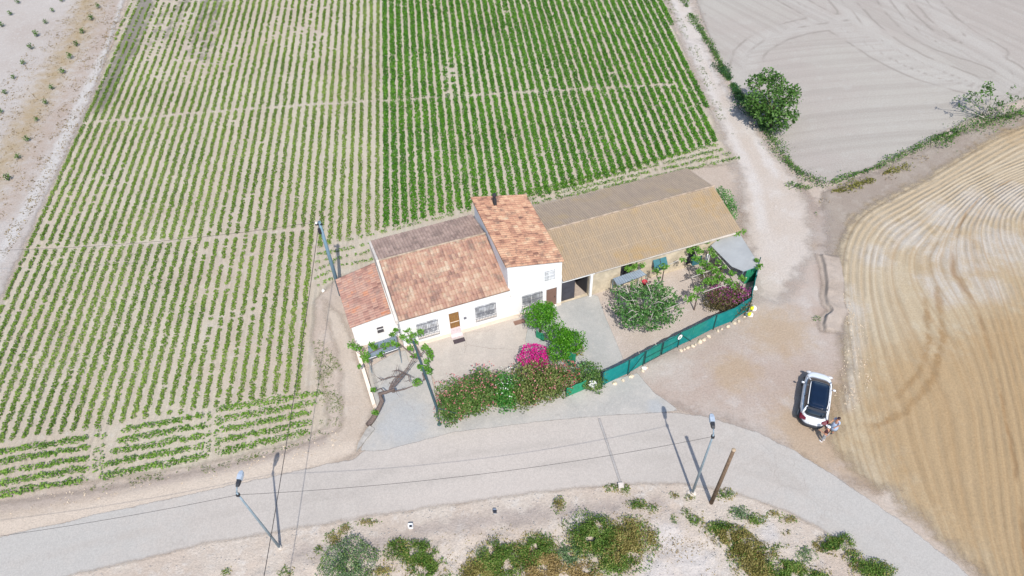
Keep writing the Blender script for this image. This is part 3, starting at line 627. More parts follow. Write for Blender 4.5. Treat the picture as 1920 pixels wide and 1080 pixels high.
MB().hbox(-1.36, -.97, -.045, -.032, 3.22, 4.22).hbox(-.93, -.54, -.045, -.032, 3.22, 4.22).build('pane', m_glass, w4)
g = MB()
for i in range(8): g.hbox(-1.36+i*.114, -1.345+i*.114, -.09, -.075, 3.18, 4.26)
for z in (3.4, 3.75, 4.1): g.hbox(-1.4, -.5, -.088, -.077, z, z+.02)
g.build('grille', m_whitep, w4)
def bay(u0, u1, z0, z1, parent, dd=.2):
    fr = MB().hbox(u0, u1, dd-.06, dd, z0, z1).build('window', m_whitep, parent)
    mid = (u0+u1)/2; 
    for a, b in ((u0+.06, mid-.03), (mid+.03, u1-.06)): MB().hbox(a, b, dd-.08, dd-.062, z0+.06, z1-.06).build('pane', m_glass, fr)
    g = MB(); n = 13
    for i in range(n+1): x = u0+(u1-u0)*i/n; g.hbox(x-.009, x+.009, -.15, -.13, z0-.06, z1+.04)
    for z in (z0-.06, z0+.25, (z0+z1)/2+.1, z1): g.hbox(u0-.02, u1+.02, -.152, -.128, z, z+.025)
    for c in (u0+.38, mid, u1-.38):
        for r_ in (.13, .24): g.tube([W(c+r_*math.cos(a), -.165, (z0+z1)/2-.08+r_*math.sin(a)) for a in np.linspace(0, 6.28, 15)], .012, 5, False)
    for x in (u0, u1): g.hbox(x-.015, x+.015, -.13, -.004, z0+.1, z0+.13).hbox(x-.015, x+.015, -.13, -.004, z1-.1, z1-.07)
    g.build('grille', m_iron, fr)
    MB().hbox(u0-.05, u1+.05, -.1, -.032, z0-.07, z0-.02).build('sill', m_mortar, fr)
bay(-10.98, -9.46, .92, 2.4, fh); bay(-6.66, -5.14, 1.03, 2.47, fh); bay(-3.08, -1.55, 1.0, 2.23, fh)
dr = MB().hbox(-8.6, -7.86, .12, .17, .3, 2.53).build('door', m_wood, fh); tag(dr, 'golden brown slatted front door')
g = MB()
for i in range(6): g.hbox(-8.5+i*.12, -8.48+i*.12, .1, .118, .35, 1.35).hbox(-8.5+i*.12, -8.48+i*.12, .1, .118, 1.5, 2.45)
g.build('slat', m_brown, dr); MB().hbox(-8.55, -7.9, .08, .098, 1.39, 1.45).build('door_rail', m_cream, dr)
MB().hbox(-8.6, -7.86, -.04, .119, .18, .75).hbox(-8.66, -7.8, -.34, -.042, 0, .2).build('doorstep', m_pink, fh)
d2 = MB().hbox(-1.19, -.36, .12, .17, .12, 2.17).build('door', m_brown, fh); tag(d2, 'plain brown side door')
MB().hbox(-.5, -.45, .08, .118, 1.0, 1.12).build('handle', m_black, d2)
MB().hbox(-7.55, -7.35, -.06, -.002, 1.55, 1.75).build('wall_lamp', m_iron, fh)
MB().hbox(-4.0, -3.9, -.05, -.002, 2.6, 2.72).build('junction_box', m_mortar, fh)
for uu, vv, w2, h2, l in ((-8.2, -.62, .85, .38, 'dark rubber doormat on the terrace before the golden front door'), (-3.5, -.5, .85, .4, 'brown doormat on the terrace near the round lemon tree')):
    tag(MB().hbox(uu-w2/2, uu+w2/2, vv-h2/2, vv+h2/2, .052, .075).build('doormat', m_mat if uu < -5 else m_brown, None, False, .006), l, 'doormat')

# ------------------------------------------------------------------ barn
bn = thing('barn', 'long barn with ochre corrugated gable roof joined to the farmhouse', 'barn', W(7.3, 4))
facade('front_wall', .02, 14.35, .12, 0, 2.72, [(.06, 2.28, .0, 2.5), (4.82, 5.75, .1, 2.4), (7.45, 8.6, 1.0, 2.0), (10.5, 11.3, .1, 2.1)], m_stonew, bn, .3)
b_ = MB(); b_.prism([W(2.5, .45), W(14.35, .45), W(14.2, 3.85), W(2.5, 3.85)], 0, [2.74, 2.74, 4.1, 4.1]); b_.prism([W(.1, 3.85), W(14.2, 3.85), W(14.1, 7.8), W(.1, 7.8)], 0, [4.1, 4.1, 2.8, 2.8])
b_.add([W(14.35, .12, 0), W(14.35, .45, 0), W(14.35, .45, 2.74), W(14.35, .12, 2.72)], [(0, 1, 2, 3)])
b_.build('barn_wall', m_stonew, bn)
MB().hbox(.02, 2.5, 3.6, 3.8, 0, 3.9).build('inner_wall', m_mortar, bn)
roof('south_roof', W(.02, -.24, 2.85), W(14.75, -.1, 2.85), W(14.33, 3.85, 4.22), W(.02, 3.85, 4.2), m_corr_s, bn, 'corr', .05)
roof('north_roof', W(14.45, 7.95, 2.9), W(.02, 8.05, 2.9), W(.02, 3.87, 4.2), W(14.33, 3.87, 4.22), m_corr_n, bn, 'corr', .05)
MB().tube([W(.1, 3.86, 4.24), W(7, 3.86, 4.26), W(14.4, 3.86, 4.26)], .08, 8).build('ridge_cap', m_ridge, bn)
MB().hbox(.03, 2.62, -.06, .118, 2.5, 2.68).hbox(2.3, 2.5, -.03, .118, 0, 2.498).build('door_frame', m_white, bn)
MB().hbox(2.62, 14.3, -.12, .118, 2.6, 2.72).build('eave_beam', m_mortar, bn)
MB().hbox(.08, 1.22, .32, .38, .02, 2.48).build('door', m_slate, bn)
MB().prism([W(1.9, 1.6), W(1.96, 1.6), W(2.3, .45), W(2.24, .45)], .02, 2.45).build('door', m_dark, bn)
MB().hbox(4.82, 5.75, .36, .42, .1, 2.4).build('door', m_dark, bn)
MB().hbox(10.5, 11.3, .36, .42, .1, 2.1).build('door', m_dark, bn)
wn = MB().hbox(7.45, 8.6, .36, .42, 1.0, 2.0).build('window', m_glass, bn)
for a in (0, 1): 
    c = 7.5+a*.58; MB().add([W(c, .1, 2.02), W(c+.5, .1, 2.02), W(c+.55, -.42+a*.06, 1.35), W(c-.03, -.48, 1.3), W(c, .13, 2.0), W(c+.5, .13, 2.0), W(c+.55, -.4+a*.06, 1.32), W(c-.03, -.46, 1.27)], [(0, 1, 2, 3), (7, 6, 5, 4), (0, 3, 7, 4), (1, 5, 6, 2), (3, 2, 6, 7), (0, 4, 5, 1)]).build('shutter', m_teal, wn)
m_can = plain('slate_sheet', D(128, 140, 152), .6, .1, .15, 2)
ls = thing('lean_to', 'small grey corrugated lean-to beside the barn wall, half under the fig tree', 'shelter', P(1180, 530))
q = [P(1150, 522, 1.7), P(1200, 505, 1.7), P(1212, 515, 1.5), P(1158, 536, 1.5)]
roof('roof', q[3], q[2], q[1], q[0], m_can, ls, 'corr', .03)
for i, (c, t) in enumerate(zip(q, (1.68, 1.68, 1.48, 1.48))): MB().tube([(c[0], c[1], .02), (c[0], c[1], t)], .035, 6).build('post', m_steel, ls)
hs = thing('garden_box', 'teal garden box and white tank against the barn wall by the vine', 'box', P(1305, 482))  # teal cabinet with a white tank beside it
MB().box(P(1304, 484, .5), .8, .6, 1.0, (UX, VX)).build('cabinet', m_teal, hs, False, .03); MB().lathe(P(1322, 488, .0), [(.3, .02), (.32, .1), (.32, .8), (.22, .95), (.1, 1.)], 14).build('tank', m_whitep, hs, True)
# grey awning at the yard corner
aw = thing('awning', 'grey flat awning at the right end of the barn', 'awning', P(1385, 500))
poly = [P(*q, 2.2) for q in [(1333, 460), (1348, 448), (1388, 441), (1425, 497), (1394, 508), (1372, 499)]]
m_tarp = plain('grey_tarpaulin', D(158, 160, 160), .8, 0, .1, .8, .2, .02)
MB().prism([p for p in poly], 2.17, [2.2, 2.25, 2.25, 2.15, 2.12, 2.14]).build('roof_sheet', m_tarp, aw)
for i in (0, 2, 3, 4): MB().tube([(poly[i][0]*.99+poly[1][0]*.01, poly[i][1], .02), (poly[i][0]*.99+poly[1][0]*.01, poly[i][1], 2.15)], .04, 8).build('post', m_steel, aw)
MB().tube([poly[3]-[0, 0, .06], poly[4]-[0, 0, .06]], .03, 6).build('edge_pole', m_steel, aw)

# ------------------------------------------------------------------ screened garden fence
cloth = NT('green_shade_cloth')
cc = cloth.mix(cloth.step(cloth.noise(.9, 4), .35, .65), D(22, 116, 116), D(30, 130, 126)); cc = cloth.mix(cloth.step(cloth.noise(.25, 2), .45, .62, 0, .8), cc, D(44, 126, 108)); cc = cloth.mix(cloth.step(cloth.noise(2.2, 5), .5, .75, 0, .5), cc, D(86, 146, 140))
cloth.fin(cc, .85, cloth.bump(cloth.noise(3, 3), .03), 0, .1)
fbase = [(1129, 724), (1177.5, 701), (1206, 684), (1238, 667), (1271, 650), (1295, 639), (1337.5, 617), (1370, 604), (1402, 583)]
fp = [P(*q) for q in fbase]; FH = 1.62
def screen(p0, p1, z0, z1, th=.03, sag=.03):
    n = 8; d = (p1-p0)[:2]; L = np.linalg.norm(d); nn = np.array([-d[1], d[0], 0])/L; m = MB(); V = []
    for i in range(n+1):
        t = i/n; b = p0+(p1-p0)*t; off = nn*(.03*math.sin(t*9+p0[0])); V += [b+off*0+[0, 0, z0], b+off+[0, 0, z1-sag*math.sin(math.pi*t)], b+off+nn*th+[0, 0, z1-sag*math.sin(math.pi*t)], b+nn*th+[0, 0, z0]]
    F = []
    for i in range(n):
        a = i*4; F += [(a+k, a+(k+1) % 4, a+4+(k+1) % 4, a+4+k) for k in range(4)]
    F += [(0, 1, 2, 3), (n*4+3, n*4+2, n*4+1, n*4)]
    return m.add(V, F)
fn = thing('screened_fence', 'green shade cloth fence on posts along the front of the gravel garden', 'fence', fp[4])
for i in range(len(fp)-1):
    if i in (2, 3): continue
    screen(fp[i], fp[i+1], .08, FH).build('screen_cloth', cloth.m, fn)
for i in (0, 1, 2, 4, 6, 8): MB().tube([fp[i]-[.03, .06, 0], fp[i]+[-.03, -.06, FH+.04]], .045, 8).build('post', m_fencegreen, fn)
for (a, b) in ((1, 2), (5, 4), (7, 8)): MB().tube([fp[a]+[0, -.07, .05], fp[b]+[0, -.07, FH-.1]], .025, 6).build('brace', m_fencegreen, fn)
MB().tube([p+[0, 0, FH] for p in fp[:3]], .022, 6).build('top_rail', m_fencegreen, fn); MB().tube([p+[0, 0, FH] for p in fp[4:]], .022, 6).build('top_rail', m_fencegreen, fn)
gt = thing('double_gate', 'green cloth covered double gate with round white sign, midway along the fence', 'gate', fp[3])
for a, b in ((2, 3), (3, 4)):
    e = (fp[b]-fp[a]); e = e/np.linalg.norm(e); p0, p1 = fp[a]+e*.06, fp[b]-e*.06
    lf = screen(p0, p1, .12, FH-.06, sag=0).build('leaf', cloth.m, gt)
    f = MB(); o_ = np.array([.02, -.05, 0])
    for z in (.14, .8, FH-.06): f.tube([p0+o_+[0, 0, z], p1+o_+[0, 0, z]], .022, 6)
    for p in (p0, p1): f.tube([p+o_+[0, 0, .12], p+o_+[0, 0, FH-.05]], .024, 6)
    f.build('frame', m_fencegreen, lf)
c = P(1259.5, 640, .0); d = (fp[4]-fp[3])/np.linalg.norm(fp[4]-fp[3]); c = fp[3]+d*(np.dot(c-fp[3], d)*1.0)+np.array([.03, -.09, 1.25])
MB().add([c+d*.2*math.cos(a)+np.array([0, 0, .24*math.sin(a)]) for a in np.linspace(0, 6.2, 20)]+[c+d*.2*math.cos(a)+np.array([0, .02, .24*math.sin(a)]) for a in np.linspace(0, 6.2, 20)], [tuple(range(20)), tuple(range(39, 19, -1))]+[(i, (i+1) % 20, 20+(i+1) % 20, 20+i) for i in range(20)]).build('sign', m_whitep, gt)
MB().add([c+d*.1*math.cos(a)+np.array([0, -.01, .13*math.sin(a)]) for a in np.linspace(0, 6.2, 16)], [tuple(range(16))]).build('sign_disc', plain('pale_green_disc', D(150, 180, 150), .6), gt)
m_terrac = plain('terracotta_pot', D(150, 84, 66), .8)
ep = [fp[8], P(1410, 545), P(1417, 512)]
fe = thing('side_fence', 'short dark green fence running from the fence corner to the awning', 'fence', ep[1])
for a, b in zip(ep[:-1], ep[1:]): screen(a, b, .05, 1.5).build('screen_cloth', cloth.m, fe)
for p in ep[1:]: MB().tube([p, p+[0, 0, 1.75]], .04, 8).build('post', m_fencegreen, fe)
m_green = plain('bright_green_netting', D(40, 140, 104), .8, 0, .2, 5)
nt_ = screen(P(1392, 535), P(1413, 528), .1, 1.9).build('garden_netting', m_green); tag(nt_, 'bright green netting panel hanging below the grey awning', 'netting')
m_yel = plain('yellow_plastic', D(214, 222, 40), .6)
for q, z, l in (((1410, 578), .75, 'upper yellow plastic bag tied to the fence corner post'), ((1405, 589), .55, 'lower yellow plastic bag tied to the fence corner post')):
    c = P(*q, z); m = MB(); m.ell(c, .15, .12, .2, 10, 7); m.ell(c+[.06, -.03, .17], .06, .05, .09, 8, 5); tag(m.build('plastic_bag', m_yel, None, True), l, 'bag')

# rocks
def rock(c, s, sd_, mat=None):
    bm = bmesh.new(); bmesh.ops.create_icosphere(bm, subdivisions=2, radius=1)
    for v in bm.verts:
        k = 1+.35*mnoise.noise(v.co*1.3+Vector((sd_*3.1, sd_, 0))); v.co = Vector((v.co.x*s*k, v.co.y*s*.75*k, max(-.3, v.co.z*.62*k)*s))
    me = bpy.data.meshes.new('rock'); bm.to_mesh(me); bm.free(); o = bpy.data.objects.new('rock', me); C.objects.link(o); me.materials.append(mat or m_rock)
    o.location = Vector([float(x) for x in c]); o.rotation_euler.z = sd_*1.7; return o
st = [(1153, 719), (1168, 713), (1184, 706), (1205, 695), (1212, 690), (1277, 657), (1283, 655), (1290, 652), (1299, 649), (1304, 646), (1312, 641), (1320, 637), (1329, 631), (1346, 620), (1353, 617), (1365, 612), (1377, 606), (1385, 602), (1396, 594)]
rocks = [rock(P(*q, .05), rng.uniform(.14, .24), i) for i, q in enumerate(st[:5])]
for i, q in enumerate(st):
    if i >= 5:
        o = rocks[i % 5].copy(); C.objects.link(o); o.location = Vector([float(x) for x in P(*q, .05)]); o.rotation_euler.z = i*2.3; o.scale = (rng.uniform(.7, 1.2),)*3
    else: o = rocks[i]
    side = 'left of the gate' if i < 5 else 'right of the gate'; k = i if i < 5 else i-5
    tag(o, ['first', 'second', 'third', 'fourth', 'fifth', 'sixth', 'seventh', 'eighth', 'ninth', 'tenth', 'eleventh', 'twelfth', 'thirteenth', 'fourteenth'][k]+' pale rock from the left at the green fence foot, '+side, 'rock', 'rocks along the fence foot')
m_wrock = plain('white_rock', D(236, 230, 224), .9, 0, .12, 6, .2, .03)
for i, (q, s, l) in enumerate([((1414, 540), .28, 'white rock outside the fence corner, nearest the awning'), ((1413, 578), .3, 'white rock beside the yellow bags at the fence corner'), ((1405, 590), .3, 'white rock just below the fence corner post'), ((606, 545), .16, 'small white rock lying behind the left annex'), ((1208, 690), .2, 'white rock next to the left gate post')]):
    tag(rock(P(*q, .06), s, i+20, m_wrock), l, 'rock')

# ------------------------------------------------------------------ driveway wall, pergola, old vine
dw = MB().prism([W(-15.5, 1.4), W(-15.28, 1.4), P(706, 762), P(700, 766)], 0, [.55, .55, .4, .4]).build('driveway_wall', m_cream); tag(dw, 'low cream wall along the left side of the driveway', 'wall')
MB().prism([P(692, 690), P(699, 688), P(720, 762), P(714, 764)], 0, .12).build('concrete_kerb', m_conc, dw)
rp = MB().prism([P(694, 800), P(703, 806), P(680, 834), P(668, 848), P(672, 832), P(688, 806)], 0, [.16, .16, .1, .05, .1, .16]).build('kerb_block', plain('worn_concrete', A(206, 200, 192), .9, 0, .25, 4, .1, .03)); tag(rp, 'worn concrete kerb block at the driveway entrance', 'kerb')
sh = thing('small_canopy', 'slate grey sheet canopy in front of the annex, under the vine', 'canopy', P(718, 668))
cp = [P(690, 648, 1.9), P(742, 629, 1.9), P(747, 652, 1.8), P(690, 672, 1.8)]
roof('roof_sheet', cp[3], cp[2], cp[1], cp[0], m_can, sh, 'corr', .03)
MB().tube([cp[3]+[0, -.03, -.02], cp[2]+[0, -.03, -.02]], .045, 6).build('front_rail', plain('dark_slate', D(72, 80, 92), .6), sh)
for c in cp: MB().tube([(c[0], c[1], .03), (c[0], c[1], c[2]-.03)], .03, 6).build('post', m_steel, sh)
MB().tube([cp[3]+[0, -.09, .04], cp[2]+[0, -.09, .04]], .02, 6).build('gutter', m_whitep, sh)
pg = thing('gate_pergola', 'dark green steel beam and post over the driveway gate', 'pergola', P(824, 796))
m_bm = plain('dark_green_steel', D(66, 88, 92), .6, .1)
q0 = P(824, 796); top = q0+[0, 0, 2.15]; e_ = P(775, 640, 2.25)
MB().tube([q0, top], .07, 8).build('post', m_bm, pg); MB().tube([top, e_], .075, 6).build('beam', m_bm, pg)
MB().lathe(q0, [(.16, .03), (.16, .06), (.08, .09)], 8).build('base_plate', m_bm, pg)
MB().tube([top-[0, 0, .1], P(862, 790)+[0, 0, .9]], .02, 6).build('brace', m_bm, pg)
vn = thing('grape_vine', 'old grape vine with bare twisted trunk and leafy tips over the driveway', 'vine', P(690, 795))
tr = [P(690, 797), P(699, 786, .35), P(709, 768, .8), P(716, 752, 1.2), P(712, 738, 1.6), P(722, 736, 1.9), P(740, 730, 2.0)]
tm = MB().tube(tr, [.2, .19, .17, .15, .13, .11, .09], 8)
br = [[P(735, 728, 2.), P(755, 706, 2.1), P(765, 692, 2.15), P(782, 672, 2.2)], [P(728, 733, 2.), P(748, 706, 2.0), P(764, 690, 2.1), P(776, 668, 2.2)], [P(735, 735, 2.), P(758, 730, 2.1), P(778, 722, 2.15), P(796, 712, 2.2)],
      [P(730, 728, 2.), P(738, 712, 2.), P(752, 700, 2.05)], [P(752, 708, 2.05), P(735, 706, 2.), P(718, 712, 1.9), P(708, 708, 1.9)], [P(757, 700, 2.1), P(745, 694, 2.1), P(735, 696, 2.)], [P(757, 700, 2.1), P(766, 704, 2.1), P(768, 716, 2.1)],
      [P(722, 736, 1.9), P(714, 728, 1.8), P(705, 732, 1.7)], [P(782, 672, 2.2), P(795, 658, 2.2), P(805, 668, 2.2)], [P(796, 712, 2.2), P(792, 700, 2.2), P(800, 690, 2.2)], [P(776, 668, 2.2), P(750, 645, 2.1), P(715, 652, 2.), P(680, 668, 2.), P(660, 652, 2.)], [P(790, 668, 2.2), P(775, 640, 2.2), P(762, 622, 2.2)]]
for b in br: tm.tube(b, list(np.linspace(.055, .022, len(b))), 6)
for b in br[:7]:
    for _ in range(5):
        k = rng.integers(0, len(b)-1); s_ = b[k]+(b[k+1]-b[k])*rng.random(); tm.tube([s_, s_+rng.normal(0, .16, 3)+[0, 0, .05], s_+rng.normal(0, .28, 3)+[0, 0, .1]], [.018, .013, .007], 5)
tm.build('trunk', m_barkd, vn, True)
cl = [(660, 650, .36), (672, 656, .3), (684, 668, .38), (697, 650, .28), (705, 655, .25), (722, 650, .34), (735, 646, .28), (713, 668, .25), (742, 622, .28), (735, 630, .2), (763, 620, .34), (772, 632, .32), (787, 626, .3), (766, 643, .28), (755, 635, .26), (778, 645, .25), (768, 655, .28), (776, 670, .24), (797, 655, .34), (806, 664, .3), (808, 672, .26), (801, 680, .28), (797, 692, .36), (804, 699, .3), (788, 690, .22), (782, 720, .34), (700, 734, .2), (704, 777, .24), (686, 678, .26), (745, 650, .2), (672, 690, .18)]
m_vleaf = leafmat('vine_leaf', S3(D(56, 98, 28, .9), D(92, 142, 44), D(132, 172, 82)), .35, .45)
fl = np.concatenate([blob(P(x, y-3, 2.15 if y < 730 else .9), r*1.08, r*1.0, r*.6, int(230*r), .05, .1) for x, y, r in cl])
foliage('foliage', fl, .17, m_vleaf, vn, up=.7)

# ------------------------------------------------------------------ garden plants
def shrub(name, label, cat, base, blobs, n, size, mat, gap=.12, parts=(), trunk=None, shell=.5, up=.35):
    th = thing(name, label, cat, base)
    c = np.concatenate([blob(b[0], b[1], b[2], b[3], int(n*b[1]*b[2]), shell, gap) for b in blobs])
    foliage('foliage', c, size, mat, th, up=up)
    for nm, bl, k, sz, mt in parts:
        cc = np.concatenate([blob(b[0], b[1], b[2], b[3], int(k*b[1]*b[2]), .92, .0) for b in bl]); tag(foliage(nm, cc, sz, mt, th, up=.8), kind='stuff')
    if trunk:
        m = MB()
        for t in trunk: m.tube(t[0], t[1], 7)
        m.build('trunk', trunk[0][2], th, True)
    return th
m_lemon = leafmat('lemon_leaf', S3(D(40, 98, 14, .85), D(74, 136, 24), D(118, 172, 58)), .35, .4, (2.5, .3))
def tree_trunk(base, tops, r=.09, mat=None):
    f = base+(np.mean(tops, 0)-base)*.4; L = [([base, (base+f)/2+rng.normal(0, .03, 3), f], [r*1.25, r, r*.85], mat or m_bark)]
    for t in tops: L.append(([f, (f+t)/2+rng.normal(0, .08, 3), t], [r*.7, r*.45, r*.15], mat or m_bark))
    return L
b1 = P(1013, 592, 1.9); g1 = np.array([b1[0], b1[1], 0])
shrub('lemon_tree', 'round bright green lemon tree in front of the brown side door', 'tree', g1, [(b1, 1.2, 1.1, .85), (b1+[.35, .25, .15], .9, .8, .7)], 1500, .13, m_lemon, .02, trunk=tree_trunk(g1, [b1+[.4, .2, 0], b1-[.4, .1, 0], b1+[0, .3, .3]]))
bs = [P(1044, 625, 1.9), P(1077, 640, 1.8), P(1050, 660, 1.6), P(1060, 632, 2.1)]; g2 = np.array([*np.mean(bs, 0)[:2], 0])
shrub('citrus_tree', 'wide three lobed bright green citrus tree beside the magenta bougainvillea', 'tree', g2, [(bs[0], .95, .85, .8), (bs[1], .9, .9, .75), (bs[2], 1.0, .75, .7), (bs[3], .8, .7, .55)], 1500, .13, m_lemon, .05, trunk=tree_trunk(g2, bs))
m_boug = leafmat('bougainvillea_flower', S3(D(150, 8, 92, .9), D(206, 20, 132), D(226, 80, 168)), .35, .5)
m_bgreen = leafmat('bougainvillea_leaf', S3(D(52, 66, 40, .8), D(86, 96, 54), D(130, 110, 90)), .25, .5)
c = P(1001, 668, 1.5)
shrub('bougainvillea', 'vivid magenta bougainvillea rising behind the hedge', 'shrub', [c[0], c[1], 0], [(c-[0, 0, .5], .95, .8, .8)], 420, .12, m_bgreen, .1, parts=[('flowers', [(c, 1.0, .9, .75), (c+[.35, -.3, 0], .6, .5, .6)], 1500, .12, m_boug)])
m_olea = leafmat('oleander_leaf', S3(D(48, 80, 34, .8), D(84, 118, 52), D(134, 150, 88)), .25, .5, (1.4, .5))
m_olea2 = leafmat('oleander_leaf_brownish', S3(D(56, 78, 36, .8), D(98, 118, 56), D(148, 150, 94)), .25, .5, (1.4, .5))
m_pinkf = leafmat('oleander_pink_flower', S3(D(150, 92, 88, .9), D(196, 122, 122), D(222, 158, 156)), .3, .5)
m_wf = leafmat('white_flower', S3(D(190, 200, 180, .9), D(224, 228, 214), D(240, 240, 232)), .3, .5)
m_gl = leafmat('jasmine_leaf', S3(D(34, 90, 30, .85), D(62, 128, 44), D(110, 164, 84)), .3, .5)
m_redf = leafmat('red_oleander_flower', S3(D(140, 60, 62, .9), D(182, 86, 88), D(206, 130, 124)), .3, .5)
def hedge(name, label, line, w, h, n, mat, parts):
    bl = []
    for i, (x, y) in enumerate(line): c = P(x, y, h*.52); bl.append((c, rng.uniform(.85, 1.05)*w, rng.uniform(.85, 1.05)*w*.95, h*.56*rng.uniform(.9, 1.1)))
    return shrub(name, label, 'hedge', [bl[0][0][0], bl[0][0][1], 0], bl, n, .14, mat, .1, parts=[(nm, [(b[0]+[0, .2, .05], b[1]*1.02, b[2]*1.02, b[3]*1.05) for b in bl], k, sz, mt) for nm, k, sz, mt in parts], shell=.35, up=.15)
hedge('oleander_hedge', 'left stretch of the oleander hedge, pink flowered, beside the driveway post', [(848, 758), (850, 735), (866, 752), (884, 726), (898, 748), (906, 716), (924, 735), (842, 770), (880, 758)], 1.15, 1.9, 950, m_olea, [('flowers', 75, .13, m_pinkf)])
hedge('jasmine_shrub', 'dark green shrub with white flowers in the middle of the oleander hedge', [(944, 714), (954, 738), (965, 722), (942, 740), (950, 752)], .8, 1.8, 1100, m_gl, [('flowers', 60, .12, m_wf)])
hedge('oleander_hedge', 'right stretch of the oleander hedge, brownish, below the magenta bougainvillea', [(984, 705), (996, 732), (1010, 700), (1026, 726), (1038, 704), (1048, 718), (978, 738)], 1.15, 1.9, 950, m_olea2, [('flowers', 60, .13, m_pinkf)])
c = P(1066, 700, 1.2)
shrub('red_oleander', 'thin red flowered oleander between the hedge and the green netting', 'shrub', [c[0], c[1], 0], [(c, .7, .8, 1.0)], 500, .12, m_olea2, .1, parts=[('flowers', [(c, .75, .85, 1.05)], 260, .12, m_redf)])
c = P(1103, 702, .9)
shrub('olive_bush', 'dense grey green bush at the left end of the green fence', 'shrub', [c[0], c[1], 0], [(c, 1.2, 1.0, 1.0), (c+[.3, -.4, -.3], .9, .8, .7)], 1100, .12, m_olea, .06, parts=[('new_growth', [(c+[-.1, .1, .1], .7, .6, .95)], 420, .12, m_gl)])
c = P(1084, 655, .6)
shrub('yellowish_bush', 'small yellow green bush below the citrus tree', 'shrub', [c[0], c[1], 0], [(c, .5, .45, .6)], 1200, .1, leafmat('yellow_leaf', S3(D(90, 96, 20, .9), D(136, 132, 32), D(170, 160, 70))), .05)
for a, b, h_, l in (((1005, 633), (1020, 641), .9, 'turquoise netting patch behind the magenta bougainvillea'), ((1062, 684), (1078, 690), 1.6, 'turquoise netting wrapped below the citrus tree'), ((1062, 745), (1098, 730), 1.1, 'faded turquoise netting on the roadside between hedge and bush')):
    tag(screen(P(*a), P(*b), .05, h_, .04, .12).build('garden_netting', m_green), l, 'netting')
bw = MB().lathe(P(1111, 722, .55), [(.12, 0), (.26, .1), (.3, .16), (.27, .14), (.1, .04)], 14).lathe(P(1111, 722, .02), [(.12, 0), (.05, .06), (.05, .5), (.12, .53)], 10).build('bird_bath', m_whitep, None, True); tag(bw, 'white bowl on a stand in front of the grey green bush', 'bowl')
# fig tree
m_fig = leafmat('fig_leaf', S3(D(42, 84, 34, .85), D(74, 124, 56), D(124, 158, 96)), .3, .5, (2, .35))
fc = P(1213, 572, 2.0); fg = np.array([fc[0]+.2, fc[1], 0])
fb = [(fc+[x*.85, y*.92, z], a*.92, b*.92, d) for x, y, z, a, b, d in ((0, .3, .1, 1.7, 1.5, .9), (-1.8, .2, -.1, 1.2, 1.2, .8), (-1.2, -1.0, -.3, 1.2, 1.0, .7), (.3, -1.3, -.3, 1.4, .9, .7), (1.7, -.6, -.2, 1.2, 1.1, .7), (1.9, .7, 0, .9, 1.0, .6), (-.7, 1.5, .1, 1.2, .8, .6), (.9, 1.3, .1, .9, .8, .6), (-2.2, 1.7, 0, .6, .5, .4), (1.4, 2.3, .0, .5, .5, .3))]
ft = tree_trunk(fg, [b[0]+[0, 0, .1] for b in fb], .16, m_barkg)
for b in fb:
    for _ in range(5):
        s_ = fg+(b[0]-fg)*.55+[0, 0, .5]; e = b[0]+rng.normal(0, .5, 3)*[b[1], b[2], .3]+[0, 0, b[3]*.75]; ft.append(([s_, (s_+e)/2+rng.normal(0, .15, 3)+[0, 0, .25], e], [.05, .035, .012], m_barkg))
shrub('fig_tree', 'spreading fig tree with bare pale branches in the gravel garden', 'tree', fg, fb, 470, .17, m_fig, .32, trunk=ft)
# purple bougainvillea and climbing vine by the awning
m_purp = leafmat('purple_flower', S3(D(122, 40, 100, .9), D(164, 62, 140), D(190, 110, 164)), .3, .5)
m_brl = leafmat('bronze_leaf', S3(D(58, 56, 36, .8), D(96, 92, 54), D(134, 116, 82)), .25, .5)
pc = P(1366, 560, 1.0)
shrub('bougainvillea', 'bronze and purple bougainvillea in the fence corner below the awning', 'shrub', [pc[0], pc[1], 0], [(pc, 1.5, 1.2, 1.0), (pc+[-.9, .1, -.1], 1.1, 1.0, .9), (pc+[.8, -.1, -.1], 1.0, 1.2, .9), (pc+[-.9, 2.2, .3], 1.0, 1.0, .9)], 900, .12, m_brl, .08, parts=[('flowers', [(pc+[.7, .1, .1], .9, 1.0, .9), (pc+[-.6, .3, .1], .9, .6, .8)], 520, .13, m_purp)])
cv = thing('climbing_vine', 'bright green climbing vine on poles between the fig tree and the awning', 'vine', P(1330, 540))
cvl = [(1300, 462, .3), (1310, 470, .4), (1305, 485, .35), (1318, 494, .4), (1330, 500, .4), (1342, 508, .35), (1352, 520, .4), (1340, 526, .4), (1325, 528, .35), (1365, 528, .35), (1378, 534, .35), (1392, 522, .3), (1372, 512, .3), (1310, 542, .42), (1300, 556, .35), (1292, 562, .3), (1358, 500, .25), (1348, 490, .3), (1338, 478, .3), (1332, 468, .3), (1325, 452, .25), (1345, 446, .3), (1380, 438, .3), (1392, 434, .28), (1312, 510, .3), (1294, 470, .25), (1424, 500, .3), (1418, 488, .2), (1240, 472, .2), (1246, 500, .35), (1232, 508, .3), (1190, 500, .35), (1178, 503, .3), (1204, 497, .25), (1280, 486, .25)]
foliage('foliage', np.concatenate([blob(P(x, y, 2.3), r*1.15, r*1.1, r*.5, int(210*r), .05, .1) for x, y, r in cvl]), .18, m_vleaf, cv, up=.7)
for a, b in (((1296, 520), (1360, 497)), ((1318, 548), (1400, 520)), ((1246, 500), (1290, 480)), ((1335, 468), (1395, 535)), ((1300, 462), (1325, 530))): MB().tube([P(*a, 2.2), P(*b, 2.2)], .035, 6).build('pole', m_barkg, cv)
